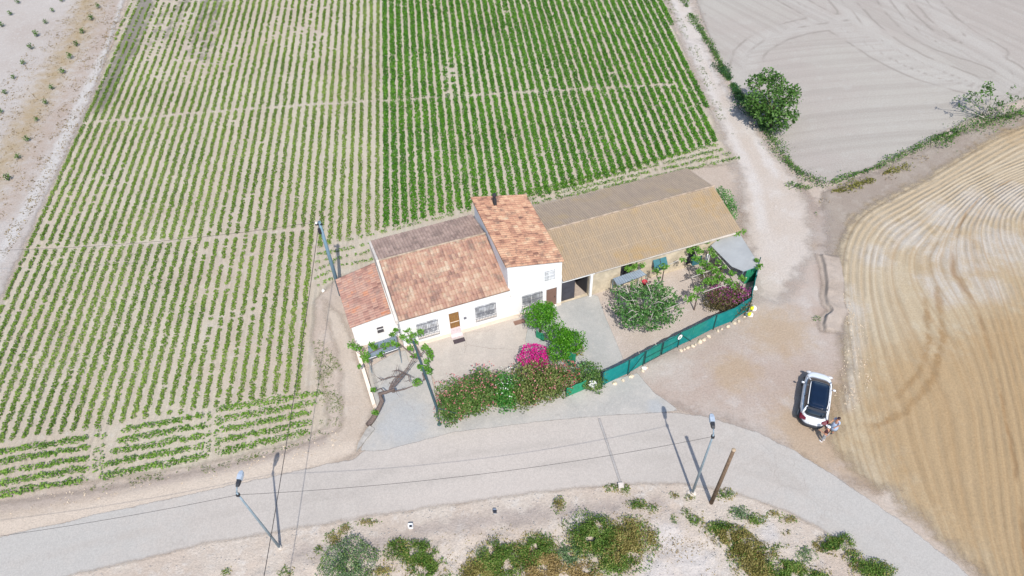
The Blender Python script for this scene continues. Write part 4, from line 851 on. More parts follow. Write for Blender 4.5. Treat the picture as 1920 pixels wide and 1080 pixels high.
for x, y in ((1310, 545), (1350, 515), (1395, 525), (1246, 500)): p = P(x, y, 2.2); MB().tube([(p[0], p[1], 0), p+rng.normal(0, .05, 3)], [.06, .035], 6).build('stem', m_barkd, cv)
rb = thing('red_bucket', 'round red bucket hanging in the top of the fig tree', 'bucket', P(1208, 533, 2.6))
MB().lathe(P(1208, 533, 2.5), [(.13, 0), (.2, .3), (.21, .32), (.18, .3), (.12, .05)], 14).build('body', plain('red_plastic', D(168, 50, 60), .6), rb, True)
MB().tube([P(1208, 533, 2.8)+[.19*math.cos(a), 0, .2*math.sin(a)] for a in np.linspace(0, 3.14, 9)], .012, 5).build('handle', m_black, rb)
c = P(1362, 385, 1.1)
shrub('ivy_bush', 'dark green bush behind the far right end of the barn', 'shrub', [c[0], c[1], 0], [(P(1358, 380, 1.2), .9, 1.1, 1.1), (P(1368, 397, 1.1), .7, 1.0, 1.0), (P(1350, 366, 1.), .6, .7, .8)], 1000, .12, m_gl, .05)

# ------------------------------------------------------------------ walnut tree and edge vegetation
m_wal = leafmat('walnut_leaf', S3(D(40, 70, 26, .9), D(76, 114, 48), D(114, 148, 80)), .3, .5, (1., .3))
tc = P(1445, 190, 2.4); tg = np.array([P(1446, 238)[0], P(1446, 238)[1], 0])
tb = [(tc+[x*.93, y*.93, z*.93], a*.92, b*.92, d*.92) for x, y, z, a, b, d in ((0, -.6, .1, 1.9, 1.9, 1.7), (-1.5, 0, 0, 1.3, 1.5, 1.3), (.5, -2.0, -.9, 1.3, 1.2, 1.0), (1.7, .2, .3, 1.2, 1.4, 1.2), (.9, 1.6, .9, 1.1, 1.2, .9), (-1.2, 2.0, 1.0, 1.1, .9, .8), (.2, 2.6, 1.2, 1.3, .9, .7), (2.5, 1.0, .4, .7, .9, .7), (-2.0, -.3, .6, .6, .8, .6), (1.9, -1.6, -.6, .7, .9, .6), (-.9, -1.4, -.6, 1.0, 1.0, 1.))]
tt = tree_trunk(tg, [b[0] for b in tb], .2, m_bark)
shrub('walnut_tree', 'full leafy green tree standing between the track and the harrowed field', 'tree', tg, tb, 330, .26, m_wal, .2, trunk=tt, shell=.45)
sg = P(1850, 222); sb = []
th = thing('sparse_tree', 'thin half bare tree leaning over the field edge at the upper right', 'tree', sg)
m = MB(); lv = []
for i in range(26):
    a = rng.uniform(0, 6.28); e = sg+np.array([math.cos(a)*rng.uniform(.8, 3.6)-.3, math.sin(a)*rng.uniform(.6, 2.2)+.3, rng.uniform(1.0, 2.8)])
    mid = (sg+e)/2+rng.normal(0, .25, 3)+[0, 0, .2]; m.tube([sg+rng.normal(0, .15, 3)*[1, 1, 0], mid, e], [.06, .035, .012], 5); lv.append(blob(e, .42, .4, .3, 11, .1)); lv.append(blob(mid+[0, 0, .1], .4, .4, .3, 3, .1))
for i in range(5): lv.append(blob(P(1855+rng.uniform(-12, 14), 166+rng.uniform(-5, 10), 2.6), .6, .5, .4, 26, .1))
m.build('trunk', m_barkg, th); foliage('foliage', np.concatenate(lv), .24, m_wal, th)
m_grass = leafmat('verge_grass', S3(D(44, 82, 34, .85), D(78, 116, 52), D(118, 142, 74)), .25, .6, (.8, .4))
m_grassd = leafmat('dark_grass', S3(D(26, 62, 34, .85), D(46, 88, 48), D(80, 116, 70)), .25, .6, (.8, .4))
m_ogrs = leafmat('olive_grass', S3(D(84, 84, 36, .85), D(124, 124, 58), D(156, 146, 88)), .25, .6, (.8, .4))
def strip(name, line, w, n, h, mat, label, size=.16):
    ps = [P(*q) for q in line]; L = np.array([np.linalg.norm(b-a) for a, b in zip(ps[:-1], ps[1:])]); out = []
    for a, b, l in zip(ps[:-1], ps[1:], L):
        k = int(n*l); t = rng.random(k); p = a+(b-a)*t[:, None]; g = np.array([mnoise.noise(Vector((q[0]*.45, q[1]*.45, 7))) for q in p])
        wv = w*np.clip(.75+1.3*g, .12, 1.5); o = rng.normal(0, .5, (k, 2))*wv[:, None]; p = p+np.concatenate([o, np.zeros((k, 1))], 1); p[:, 2] = .03+rng.random(k)*h*np.clip(.6+g, .2, 1.2); out.append(p[g > -.42])
    return tag(foliage(name, np.concatenate(out), size, mat, up=.2), label, 'grass', None, 'stuff')
strip('grass_strip', [(1277, -10), (1298, 35), (1320, 68), (1343, 105), (1362, 145), (1385, 178), (1410, 208), (1436, 245), (1458, 278), (1478, 308), (1505, 330), (1545, 347)], .75, 130, .5, m_grass, 'ragged green weeds along the left edge of the harrowed field')
strip('grass_strip', [(1345, 125), (1362, 140), (1375, 160), (1392, 195), (1420, 225), (1445, 246)], 1.2, 230, .7, m_grassd, 'thick dark weeds in the ditch under the full leafy tree')
strip('grass_strip', [(1560, 345), (1590, 332), (1620, 322), (1640, 316), (1700, 288), (1760, 258), (1790, 242)], .38, 90, .3, m_grass, 'thin green weed line along the lower edge of the harrowed field')
strip('grass_strip', [(1752, 272), (1775, 264), (1800, 245), (1830, 236), (1860, 228), (1900, 218), (1950, 205)], 1.0, 150, .7, m_grass, 'thick weeds below the thin half bare tree')
strip('grass_strip', [(1562, 360), (1585, 356), (1612, 345), (1638, 338)], .7, 130, .4, m_ogrs, 'olive weeds at the top of the brown bank')
strip('grass_strip', [(1655, 326), (1690, 318), (1705, 312)], .5, 90, .35, m_ogrs, 'patchy weeds midway along the brown bank')
strip('grass_strip', [(1478, 348), (1500, 352), (1515, 352)], .45, 110, .3, m_grass, 'small weed patch where the dirt track meets the yard')
for i, (x, y, r, k, l) in enumerate([(1728, 298, .8, 'dry', 'dry grey tuft on the brown bank below the thin tree'), (1665, 330, .7, 'dry', 'dry twiggy tuft in the middle of the brown bank'), (1546, 378, .5, 'dry', 'dry scrubby tuft at the left tip of the brown bank'), (1529, 403, .28, 'g', 'tiny green weed at the edge of the yard')]):
    c = P(x, y, .1); shrub('dry_tuft' if k == 'dry' else 'weed', l, 'weed', [c[0], c[1], 0], [(c, r, r*.8, .35)], 90, .12, m_dry if k == 'dry' else m_grass, .15)
# ------------------------------------------------------------------ scrub on the stony slope
m_sg = leafmat('scrub_green', S3(D(54, 84, 30, .85), D(92, 124, 48), D(134, 152, 80)), .25, .6, (1.1, .45))
m_so = leafmat('scrub_olive', S3(D(92, 86, 44, .85), D(134, 126, 68), D(174, 160, 104)), .25, .6, (1.1, .5))
m_sb = leafmat('scrub_grey_green', S3(D(56, 86, 52, .85), D(96, 126, 82), D(146, 164, 122)), .25, .6, (1.1, .3))
m_st = leafmat('scrub_tan', S3(D(110, 94, 56, .85), D(160, 138, 88), D(192, 170, 124)), .25, .6, (1.1, .4))
mats = {'g': m_sg, 'o': m_so, 'b': m_sb, 't': m_st}
scrub = [  # px, py, rx m, ry m, h, kind, label
    (654, 1056, 1.4, 1.2, 1.0, 'b', 'round grey green bush at the bottom edge below the left street lamp'),
    (765, 1042, 1.1, .8, .6, 'g', 'dark green bush right of the round grey green bush'), (742, 1022, .5, .4, .5, 'g', 'small green sprig above the dark green bush'), (800, 1066, 1.1, .5, .4, 'g', 'low green bush at the bottom edge under the white marker'),
    (715, 1075, .6, .4, .5, 'o', 'olive tuft between two bushes at the bottom edge'),
    (945, 1050, 1.5, 1.1, .7, 'g', 'broad green scrub at the bottom, left of the biggest clump'), (905, 1072, 1.1, .7, .5, 'o', 'brown olive scrub at the bottom edge, left of centre'), (1005, 1030, 1.1, .9, .6, 'g', 'green scrub just left of the biggest clump'), (1010, 1065, 1.3, .9, .5, 't', 'straw coloured scrub at the bottom edge in the middle'),
    (1125, 1015, 1.6, 1.2, .9, 'g', 'biggest green scrub clump at the bottom centre'), (1175, 1030, 1.3, 1.2, .7, 'o', 'olive scrub joined to the right of the biggest clump'), (1185, 985, .7, .6, .5, 'o', 'olive scrub above the right of the biggest clump'), (1215, 1005, .7, .8, .4, 'o', 'thin olive scrub at the right tip of the big clump'), (1150, 1050, 1.1, .6, .5, 'g', 'green scrub below the biggest clump'),
    (1070, 1035, .8, .6, .4, 'b', 'grey green sprigs between the two big scrub clumps'), (1085, 1072, 1.2, .5, .4, 't', 'straw coloured scrub at the bottom edge right of the middle'),
    (1195, 945, .6, .35, .35, 'g', 'dark green tuft above the big scrub clump, nearer the road'), (1222, 953, .5, .3, .3, 'g', 'small dark tuft nearest the left of the lamp foot'),
    (1262, 974, .3, .35, .3, 'g', 'small green tuft below the right street lamp'), (1303, 976, .5, .35, .35, 'g', 'green tuft below the wooden pole'), (1286, 962, .3, .3, .3, 'g', 'small tuft left of the wooden pole foot'),
    (1348, 990, .9, .4, .4, 'g', 'top of the diagonal green scrub right of the wooden pole'), (1378, 1008, .9, .6, .5, 'o', 'middle of the diagonal scrub right of the wooden pole'), (1395, 1030, .8, .7, .5, 'o', 'lower part of the diagonal scrub'), (1420, 1055, 1.3, .8, .6, 'o', 'wide olive scrub at the bottom, right of centre'), (1470, 1072, 1.4, .6, .5, 'g', 'green scrub at the bottom edge, right of the wide olive one'), (1530, 1078, .9, .4, .4, 'g', 'small scrub at the bottom edge toward the road'),
    (1387, 962, .6, .4, .35, 'b', 'pale green tuft beside the rocky patch'), (1419, 974, .6, .35, .35, 'g', 'green tuft right of the pale green tuft'), (1455, 1025, .7, .22, .25, 'g', 'long flat green tuft on the slope'), (1430, 1030, .3, .3, .3, 'g', 'small round tuft left of the long flat one'),
    (1510, 1040, .6, .5, .3, 'b', 'thin grey green tuft on the right slope'), (1568, 1022, .9, .5, .45, 'g', 'dark green tuft at the road edge, lower right'), (1602, 1045, .5, .4, .4, 'g', 'green tuft at the road edge below the dark one'), (1635, 1068, 1.1, .5, .4, 'g', 'green tuft at the road edge in the bottom right'),
    (627, 1008, .55, .45, .25, 'o', 'olive spiky tuft near the left street lamp'), (690, 978, .6, .2, .15, 'o', 'low olive tuft at the road edge left of the white marker'), (648, 990, .4, .3, .15, 'o', 'low brown tuft at the road edge nearest the left lamp'), (597, 1031, .28, .25, .2, 'g', 'tiny green tuft left of the round bush'), (1048, 945, .35, .45, .4, 'o', 'spiky tuft right of the blue grey marker'),
    (1146, 914, .4, .25, .15, 'g', 'low green mat left of the concrete block by the road'), (1171, 917, .4, .32, .15, 'g', 'low green mat right of the concrete block by the road'), (1360, 926, .55, .35, .15, 'g', 'yellow green mat at the foot of the wooden pole'), (1293, 932, .3, .2, .25, 'o', 'olive tuft at the foot of the right street lamp'), (1264, 928, .28, .22, .12, 'o', 'small green mat left of the right street lamp'),
    (1453, 962, .45, .2, .1, 'o', 'brown olive mat on the slope, uppermost of three'), (1480, 973, .55, .22, .1, 'o', 'brown olive mat on the slope, middle of three'), (1473, 997, .25, .2, .1, 'o', 'brown olive mat on the slope, lowest of three'), (1535, 1024, .4, .4, .15, 'o', 'olive mat between the slope and the dark road edge tuft'), (535, 1076, .5, .4, .3, 'g', 'green tuft at the bottom edge left of the round bush'), (423, 1072, .3, .25, .2, 'g', 'tiny green tuft at the bottom left')]
for i, (x, y, rx, ry, h, k, l) in enumerate(scrub):
    c = P(x, y, h*.35+.12); d_ = 1500 if h > .3 else 1300
    n = 3 if rx > .7 else 1; bl = [(c+[rng.normal(0, rx*.3) if n > 1 else 0, rng.normal(0, ry*.3) if n > 1 else 0, 0], rx*(.8 if n > 1 else 1), ry*(.8 if n > 1 else 1), h*.75*rng.uniform(.8, 1.1)) for _ in range(n)]
    if k == 'b' and rx > 1.2: bl = [(c, rx, ry, h*.9)]
    oth = {'g': 'o', 'o': 'g', 'b': 'g', 't': 'o'}[k]
    shrub('scrub_bush' if h > .3 else 'weed_tuft', l, 'bush' if h > .3 else 'weed', [c[0], c[1], .05], [(b[0], b[1]*(1.22 if rx > .7 else 1.05), b[2]*(1.3 if rx > .7 else 1.1), b[3]*.9) for b in bl], d_, .08 if h <= .3 else .095, mats[k], .3, parts=[('undergrowth', [(c-[0, 0, .1], rx*1.25, ry*1.25, h*.6)], 330, .1, mats[oth])], shell=.2, up=.1)
vr = [([(560, 1040), (760, 1015), (900, 990), (1100, 960), (1300, 950), (1400, 1000), (1500, 1080), (560, 1080)], 1.)]
tag(strays('slope_weeds', vr, 420, .07, m_so, 'sparse tiny weeds over the stony slope below the road', per=4, rad=.09, h=.12+.15), cat='weeds')
tag(strays('slope_debris', [([(830, 1010), (1240, 940), (1240, 1080), (800, 1080)], 1.), ([(1230, 1000), (1340, 1000), (1340, 1080), (1200, 1080)], .8)], 330, .08, m_dry, 'dry twigs and clods among the scrub', per=4, rad=.14, h=.25), cat='debris')
tag(strays('loose_stones', [([(1575, 540), (1625, 620), (1640, 700), (1600, 780), (1560, 740), (1590, 640)], 1.), ([(0, 970), (400, 900), (640, 840), (640, 800), (400, 880), (0, 940)], .5)], 260, .1, m_rock, 'loose pale stones beside the ochre field and the road shoulder', per=2, rad=.05, h=.03), cat='stones')

# ------------------------------------------------------------------ poles and wires
def lamp(base, top, label, dirv):
    th = thing('street_lamp', label, 'street lamp', base, 'street lamps by the road')
    MB().tube([base, base+(top-base)*.5, top], [.085, .07, .05], 10).build('pole', m_steel, th, True)
    MB().lathe(base, [(.26, 0), (.26, .05), (.13, .09), (.1, .3)], 12).build('base', m_mortar, th)
    d = np.array([dirv[0], dirv[1], .12]); e = top+d*.25+[0, 0, .15]; MB().tube([top-[0, 0, .05], top+d*.12+[0, 0, .1], e], [.045, .04, .035], 8).build('arm', m_steel, th, True)
    hd = MB(); sx = np.array([-d[1], d[0], 0]); V = []
    for t, w, h0, h1 in ((0, .09, -.03, .04), (.12, .12, -.05, .08), (.35, .13, -.06, .08), (.36, .155, -.06, .12), (.6, .165, -.06, .13), (.8, .12, -.05, .09), (.88, .04, -.02, .03)):
        V.append([e+d*t+sx*w+[0, 0, h0], e+d*t+sx*w*.8+[0, 0, h1], e+d*t-sx*w*.8+[0, 0, h1], e+d*t-sx*w+[0, 0, h0]])
    for a, b, mt, nm in ((0, 3, m_black, 'gear_box'), (3, 7, m_lamp, 'lamp_head')):
        mm = MB(); r = V[a:b]; vs = [p for q in r for p in q]; fs = [(i*4+k, i*4+(k+1) % 4, (i+1)*4+(k+1) % 4, (i+1)*4+k) for i in range(len(r)-1) for k in range(4)]+[(3, 2, 1, 0), tuple(range(len(vs)-4, len(vs)))]
        mm.add(vs, fs).build(nm, mt, th)
    MB().box(top-[0, 0, .25], .16, .16, .2).build('bracket', m_black, th)
    return top-np.array([0, 0, .25])
def vtop(base, h): return base+np.array([0, 0, h])
B1, B2, B3, B4 = P(526.5, 1029), P(1297.3, 926), P(1333, 944), P(639, 553)
T1 = lamp(B1, vtop(B1, 7.0)+[-.55, .1, 0], 'left street lamp on a slim steel pole, leaning over the road', (.12, .99))
T2 = lamp(B2, vtop(B2, 7.0)+[.12, 0, 0], 'right street lamp on a slim steel pole, beside the wooden pole', (.05, .998))
wp = thing('wooden_pole', 'thick brown wooden pole without wires beside the right street lamp', 'pole', B3)
MB().tube([B3, vtop(B3, 3.2)+[.08, 0, 0], vtop(B3, 6.4)+[.15, .0, 0]], [.125, .115, .1], 12).build('shaft', plain('weathered_wood', D(116, 98, 82), .9, 0, .3, 3, .1, .02), wp, True)
MB().lathe(vtop(B3, 6.38)+[.15, 0, 0], [(.12, 0), (.12, .05), (.05, .1)], 12).build('cap', plain('pole_cap', D(170, 150, 126), .8), wp)
sp = thing('steel_pole', 'bluish steel pole rising behind the left annex with the long wires', 'pole', B4)
T4 = vtop(B4, 7.7)
MB().tube([B4, vtop(B4, 4), T4], [.15, .13, .11], 10).build('shaft', plain('blue_grey_steel', D(112, 140, 156), .5, .2, .1), sp, True)
MB().box(T4-[.05, .05, .2], .5, .1, .12).box(T4-[.1, .14, .75], .2, .18, .45).build('crossarm', m_black, sp); MB().lathe(T4-[.22, .05, .14], [(.05, 0), (.07, .05), (.05, .1), (.06, .14), (.02, .18)], 8).build('insulator', m_whitep, sp)
m_wire = plain('black_cable', D(60, 58, 58), .6)
def wire(a, b, sag, label, r=.011):
    a, b = np.array(a), np.array(b); t = np.linspace(0, 1, 25)[:, None]; p = a+(b-a)*t; p[:, 2] -= (4*sag*t*(1-t))[:, 0]
    tag(MB().tube(list(p), r, 5).build('overhead_wire', m_wire), label, 'wire')
wire(T1, T2, 1.0, 'sagging wire strung between the two street lamps')
wire(T1, T1+np.array([-26, -2.6, -.4]), .9, 'wire running from the left street lamp to the left edge')
wire(T4, P(463, 1260, 6.6), .5, 'long wire from the steel pole over the road to the bottom edge', .02)
wire(T4-[.2, 0, 0], P(-220, 470, 7.4), .9, 'long wire from the steel pole across the field to the left edge')
# roadside bits
cb = MB().box(P(1164, 911, .14), .34, .34, .28).box(P(1164, 911, .3), .24, .24, .05).build('concrete_block', m_mortar, None, False, .015); tag(cb, 'small grey concrete block at the end of the road trench', 'block')
wm = thing('marker_stone', 'white rounded roadside marker stone', 'marker', P(770, 987))
MB().box(P(770, 987, .24), .28, .2, .48).lathe(P(770, 987, .44), [(.09, 0), (.08, .05), (.03, .08)], 10).build('stone', m_whitep, wm, False, .02)
MB().box(P(770, 987, .5)+[0, 0, .04], .16, .12, .04).build('cap', m_black, wm)
bmk = thing('marker_post', 'blue grey marker post with a dark top beside the road', 'marker', P(928, 959))
MB().box(P(928, 959, .22), .2, .16, .45).build('post', plain('blue_grey_paint', D(140, 152, 172), .6), bmk, False, .02); MB().box(P(928, 959, .47), .22, .18, .06).build('cap', m_black, bmk)
# eroded ledge by the yard
lg = [(1530, 478), (1536, 500), (1540, 530), (1538, 555), (1541, 572), (1549, 582), (1538, 592), (1534, 608), (1537, 622)]
lp = [P(*q) for q in lg]; bk = [P(q[0]+46, q[1]+4) for q in lg]; m_ledge = soil('ledge_soil', A(214, 198, 184), A(205, 188, 173), A(222, 208, 196), .3, 1., 9, .07, edge=(.35, .25), speck=.6)
lpl = [q[:2] for q in lp]
def ledge_h(x, y, d):
    t = seg_dist(x, y, lpl); n = np.array([mnoise.noise(Vector((a*1.5, b*1.5, 9))) for a, b in zip(x, y)])
    return np.clip((t-.3)/.13, 0, 1)*np.clip(1.15-(t-.3)/1.3, 0, 1)*(.3+.12*n)*np.clip((d+.1)/.3, 0, 1)
sheet('eroded_ledge', lp+bk[::-1], .018, .07, m_ledge, .15, None, ledge_h)
c = P(1531, 597, .15); shrub('weed', 'small green weed at the foot of the eroded ledge', 'weed', [c[0], c[1], 0], [(c, .3, .25, .2)], 700, .09, m_grass, .1)

# ------------------------------------------------------------------ car
a_, b_2 = P(1525.5, 787, .8), P(1536.5, 703, .75)
hd = (b_2-a_)[:2]; hl = np.linalg.norm(hd); hd /= hl; cc_ = (a_+b_2)/2
CX, CY = np.array([hd[1], -hd[0]]), hd     # right, forward
def K(x, y, z): q = cc_[:2]+CX*x+CY*y; return np.array([q[0], q[1], z])
LH, WH = 2.14, .91
car = thing('parked_car', 'white crossover car with black glass roof parked on the dirt yard', 'car', K(0, 0, 0))
paint = NT('white_car_paint'); paint.fin(D(226, 230, 236, .92), .25, None, 0, .5); paint.b.inputs['Coat Weight'].default_value = .6
m_cglass = plain('car_glass', D(22, 34, 48), .08, 0, .1, 2, .7); m_trim = plain('black_trim', D(52, 54, 60), .6)
m_roofg = plain('black_roof_glass', D(14, 30, 52), .1, 0, .1, 2, .7)
def ring(n, lf, lr, w, zf, e=3.6, ox=0):
    out = []
    for k in range(n):
        a = 2*math.pi*k/n; cx_, sx_ = math.cos(a), math.sin(a); x = w*np.sign(cx_)*abs(cx_)**(2/e); y = (lf if sx_ > 0 else lr)*np.sign(sx_)*abs(sx_)**(2/e)
        out.append((x, y, zf(x, y) if callable(zf) else zf))
    return out
def loft(rings, mat, name, parent, cap=True, capbot=True, smooth=True):
    n = len(rings[0]); V = [K(*p) for r in rings for p in r]; F = [(i*n+k, i*n+(k+1) % n, (i+1)*n+(k+1) % n, (i+1)*n+k) for i in range(len(rings)-1) for k in range(n)]
    if capbot: F.append(tuple(range(n))[::-1])
    if cap: F.append(tuple(range((len(rings)-1)*n, len(rings)*n)))
    return MB().add(V, F).build(name, mat, parent, smooth)
def belt(x, y):  # shoulder / bonnet height
    return .98-.05*max(0, (y-.6)/1.5)-.16*max(0, (y-1.3)/.85)**1.6-.03*max(0, (-y-1.7)/.4)
n_ = 56
loft([ring(n_, LH-.08, LH-.05, WH-.05, .30), ring(n_, LH-.02, LH, WH, .48), ring(n_, LH, LH, WH, .62), ring(n_, LH-.03, LH-.04, WH-.01, lambda x, y: belt(x, y)-.14), ring(n_, LH-.12, LH-.12, WH-.07, lambda x, y: belt(x, y)-.02), ring(n_, LH-.3, LH-.3, WH-.17, lambda x, y: belt(x, y)+.02), ring(n_, LH*.6, LH*.6, WH*.5, lambda x, y: belt(x, y)+.04)], paint.m, 'body', car)
loft([ring(n_, LH-.06, LH+.03, WH-.02, .24), ring(n_, LH+.0, LH+.05, WH+.02, .34), ring(n_, LH+.01, LH+.06, WH+.02, .50), ring(n_, LH-.06, LH-.02, WH-.02, .54)], m_trim, 'lower_bumper', car)
gz = lambda x, y: belt(x, y)+.02
loft([ring(n_, 1.5, 1.86, WH-.1, lambda x, y: .92, 4.5), ring(n_, 1.2, 1.78, WH-.16, 1.18, 4.5), ring(n_, .84, 1.62, WH-.25, 1.40, 4.5), ring(n_, .74, 1.52, WH-.28, 1.46, 4.5)], m_cglass, 'side_glass', car)
loft([ring(n_, .76, 1.46, WH-.27, 1.455, 5), ring(n_, .68, 1.38, WH-.31, 1.50, 5), ring(n_, .58, 1.2, WH-.5, 1.525, 5)], m_roofg, 'roof', car)
loft([ring(40, .6, 1.22, WH-.41, 1.512, 7), ring(40, .58, 1.2, WH-.43, 1.532, 7), ring(40, .1, .9, WH-.6, 1.54, 7)], m_roofg, 'glass_roof', car)
for s in (-1, 1):
    MB().tube([K(s*.58, .58, 1.50), K(s*.61, .35, 1.585), K(s*.62, -.5, 1.6), K(s*.62, -1.0, 1.585), K(s*.59, -1.3, 1.49)], .024, 6).build('roof_rail', m_whitep, car, True)
    MB().tube([K(s*.79, 1.38, .95), K(s*.71, 1.06, 1.2), K(s*.63, .74, 1.45)], [.035, .035, .03], 6).build('front_pillar', paint.m, car, True)
    MB().tube([K(s*.77, -1.72, .98), K(s*.71, -1.62, 1.2), K(s*.6, -1.4, 1.45)], [.08, .07, .05], 6).build('rear_pillar', paint.m, car, True)
    MB().tube([K(s*.80, -.35, .98), K(s*.73, -.4, 1.22), K(s*.63, -.4, 1.45)], .022, 6).build('door_pillar', m_trim, car, True)
    mr = MB().ell(K(s*1.0, .72, 1.0), .11, .07, .08, 10, 6, math.atan2(CX[1], CX[0])).build('mirror', paint.m, car, True); MB().tube([K(s*.84, .72, .96), K(s*.98, .72, .98)], .03, 6).build('mirror_arm', m_trim, mr)
    MB().add([K(s*.9, -1.86, .92), K(s*.86, -1.62, .98), K(s*.76, -1.84, .985), K(s*.5, -2.0, .96), K(s*.5, -2.11, .82), K(s*.86, -2.04, .78)]+[K(s*.82, -1.8, .8), K(s*.8, -1.6, .85), K(s*.7, -1.8, .8), K(s*.5, -1.9, .8), K(s*.5, -2.0, .75), K(s*.8, -1.9, .72)], [(0, 1, 2, 3, 4, 5), (0, 5, 11, 6), (5, 4, 10, 11), (4, 3, 9, 10), (3, 2, 8, 9), (2, 1, 7, 8), (1, 0, 6, 7)]).build('tail_light', plain('red_lens', D(96, 12, 30), .3, 0, .1, 2, .6), car)
    MB().ell(K(s*.68, 1.93, .72), .2, .1, .09, 10, 6, math.atan2(CX[1], CX[0])).build('headlight', m_glass, car, True)
    for y in (1.32, -1.3):
        c = K(s*.83, y, .34); ax = np.array([CX[0], CX[1], 0]); 
        wl = MB().tube([c-ax*.11, c-ax*.09, c+ax*.09, c+ax*.11], [.29, .34, .34, .29], 20).build('wheel', m_black, car, True)
        MB().tube([c-ax*.115, c+ax*.115], .2, 12).build('rim', m_steel, wl)
# rear window, spoiler and plate
MB().add([K(-.6, -1.50, 1.47), K(.6, -1.50, 1.47), K(.62, -1.60, 1.46), K(-.62, -1.60, 1.46), K(-.6, -1.5, 1.5), K(.6, -1.5, 1.5), K(.58, -1.66, 1.475), K(-.58, -1.66, 1.475)], [(0, 1, 2, 3), (4, 5, 6, 7), (0, 1, 5, 4), (3, 2, 6, 7), (0, 4, 7, 3), (1, 2, 6, 5)]).build('spoiler', m_trim, car)
MB().add([K(-.25, -2.165, .62), K(.25, -2.165, .62), K(.25, -2.15, .73), K(-.25, -2.15, .73), K(-.25, -2.13, .62), K(.25, -2.13, .62), K(.25, -2.1, .73), K(-.25, -2.1, .73)], [(0, 1, 2, 3), (4, 5, 1, 0), (3, 2, 6, 7), (0, 3, 7, 4), (1, 5, 6, 2)]).build('number_plate', m_whitep, car)

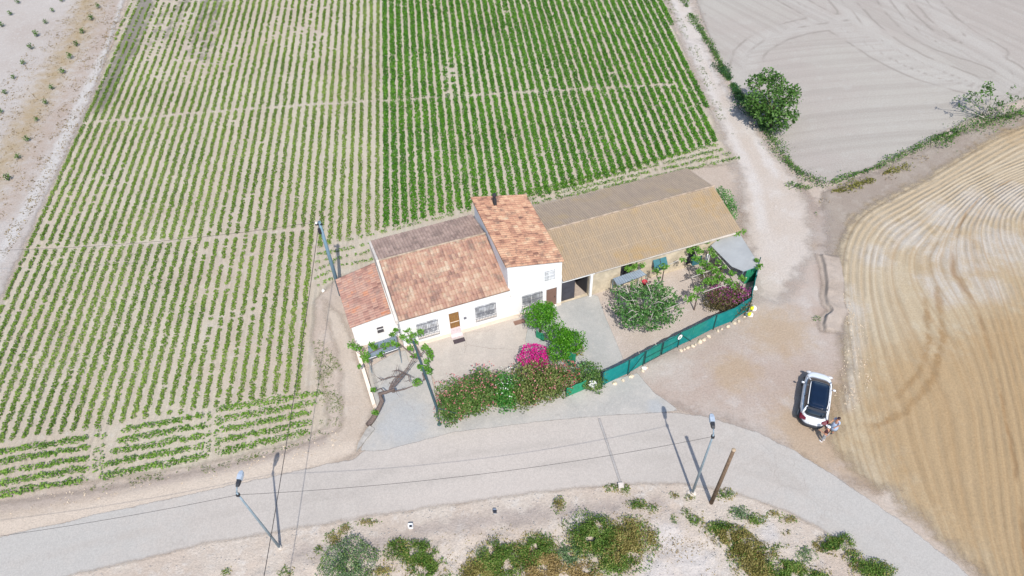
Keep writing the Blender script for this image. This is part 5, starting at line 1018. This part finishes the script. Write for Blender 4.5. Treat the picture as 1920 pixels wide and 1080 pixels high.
# ------------------------------------------------------------------ people
m_skin = plain('skin', D(190, 138, 112), .6, 0, .05, 3)
def skinobj(name, joints, edges, mat, parent, sub=1):
    me = bpy.data.meshes.new(name); me.from_pydata([tuple(float(x) for x in j[0]) for j in joints], edges, [])
    o = bpy.data.objects.new(name, me); C.objects.link(o); me.materials.append(mat)
    md = o.modifiers.new('skin', 'SKIN'); sl = me.skin_vertices[0].data if len(me.skin_vertices) else None
    for i, j in enumerate(joints):
        r = j[1]; sl[i].radius = (r, r) if np.isscalar(r) else r
    sl[0].use_root = True; md.use_smooth_shade = True
    s = o.modifiers.new('sub', 'SUBSURF'); s.levels = sub; s.render_levels = sub
    o.parent = parent; me.transform(Matrix.Translation(-parent.location)); return o
def person(label, foot, face, ht, top, trous, shoe, hair, cap=None, arm=(0, 0), lean=0., dress=False):
    th = thing('person', label, 'person', foot); s = ht/1.75; f = np.array([math.cos(face), math.sin(face), 0]); r = np.array([f[1], -f[0], 0]); foot = np.array(foot, float)
    def J(x, y, z): return foot+(r*x+f*(y+lean*max(0, z-.9))+np.array([0, 0, z]))*s
    Jn = []; E = []
    def add(p, rad, par=None): Jn.append((p, rad*s)); i = len(Jn)-1; (E.append((par, i)) if par is not None else None); return i
    pel = add(J(0, 0, .95), .13); wa = add(J(0, 0, 1.1), .115, pel); ch = add(J(0, .01, 1.32), .14, wa); nk = add(J(0, .01, 1.48), .055, ch); hb = add(J(0, .03, 1.58), .085, nk); ht_ = add(J(0, .02, 1.68), .075, hb); no = add(J(0, .11, 1.59), .018, hb)
    for sd in (-1, 1):
        h = add(J(sd*.09, 0, .88), .09, pel); k = add(J(sd*.1, .03, .5), .062, h); a = add(J(sd*.11, -.01, .1), .04, k); add(J(sd*.12, .13, .04), .035, a)
        sh_ = add(J(sd*.18, 0, 1.42), .06, ch); fw_ = arm[0] if sd < 0 else arm[1]
        el_ = add(J(sd*.25, .08*fw_, 1.15), .042, sh_); wr = add(J(sd*.22, .1+.26*fw_, 1.0+.12*fw_), .028, el_); pm = add(J(sd*.22, .15+.3*fw_, .96+.14*fw_), .03, wr)
        for q in range(4): m_ = add(J(sd*(.19+.02*q), .2+.3*fw_, .92+.14*fw_), .009, pm); add(J(sd*(.19+.02*q), .235+.3*fw_-.006*abs(q-1.3), .89+.14*fw_), .008, m_)
        add(J(sd*.17, .19+.3*fw_, .96+.14*fw_), .01, pm)
    skinobj('body', Jn, E, m_skin, th)
    skinobj('top', [(J(0, 0, .97), .135*s), (J(0, 0, 1.12), .13*s), (J(0, .01, 1.33), .158*s), (J(-.18, 0, 1.42), .075*s), (J(.18, 0, 1.42), .075*s), (J(-.24, .06*arm[0], 1.22), .058*s), (J(.24, .06*arm[1], 1.22), .058*s)], [(0, 1), (1, 2), (2, 3), (2, 4), (3, 5), (4, 6)], top, th)
    if dress: MB().lathe(J(0, 0, 0), [(.27*s, .5*s), (.25*s, .7*s), (.19*s, 1.0*s), (.15*s, 1.1*s)], 16).build('skirt', top, th, True)
    else: skinobj('trousers', [(J(0, 0, .97), .14*s), (J(-.09, 0, .86), .1*s), (J(-.1, .03, .5), .078*s), (J(-.11, -.01, .14), .062*s), (J(.09, 0, .86), .1*s), (J(.1, .03, .5), .078*s), (J(.11, -.01, .14), .062*s)], [(0, 1), (1, 2), (2, 3), (0, 4), (4, 5), (5, 6)], trous, th)
    ra = math.atan2(r[1], r[0])
    for sd in (-1, 1): MB().ell(J(sd*.115, .06, .05), .05*s, .13*s, .055*s, 10, 6, ra).build('shoe', shoe, th, True)
    for sd in (-1, 1):
        MB().ell(J(sd*.032, .1, 1.625), .011, .008, .008, 8, 5, ra).build('eye', m_black, th, True); MB().ell(J(sd*.087, .02, 1.6), .012, .025, .035, 8, 5, ra).build('ear', m_skin, th, True)
    MB().ell(J(0, .102, 1.54), .026, .008, .008, 8, 4, ra).build('mouth', plain('lips', D(160, 90, 86), .5), th, True)
    MB().ell(J(0, -.005, 1.655), .098*s, .112*s, .105*s, 14, 8, ra, -.35).build('hair', hair, th, True)
    if cap: MB().ell(J(0, .0, 1.69), .108*s, .12*s, .1*s, 14, 6, ra, -.1).ell(J(0, .13, 1.685), .08*s, .075*s, .012*s, 12, 4, ra).build('cap', cap, th, True)
    return th
m_dred = plain('dark_maroon_cloth', D(66, 34, 40), .9); m_grey = plain('light_grey_cloth', D(150, 152, 156), .9); m_lblue = plain('pale_blue_cloth', D(160, 176, 200), .9); m_hair = plain('dark_brown_hair', D(52, 30, 34), .7)
face = math.atan2(hd[1]*.3+.6, hd[0]-1.)
person('person in a dark maroon top, grey trousers, white shoes and white cap behind the car', P(1542, 827), math.radians(125), 1.70, m_dred, m_grey, m_whitep, m_hair, m_whitep, arm=(.8, .3), lean=.08)
person('person in a long pale blue dress with dark hair, standing beside the car corner', P(1559, 810), math.radians(200), 1.74, m_lblue, m_lblue, m_black, m_hair, None, arm=(.3, .6), dress=True)
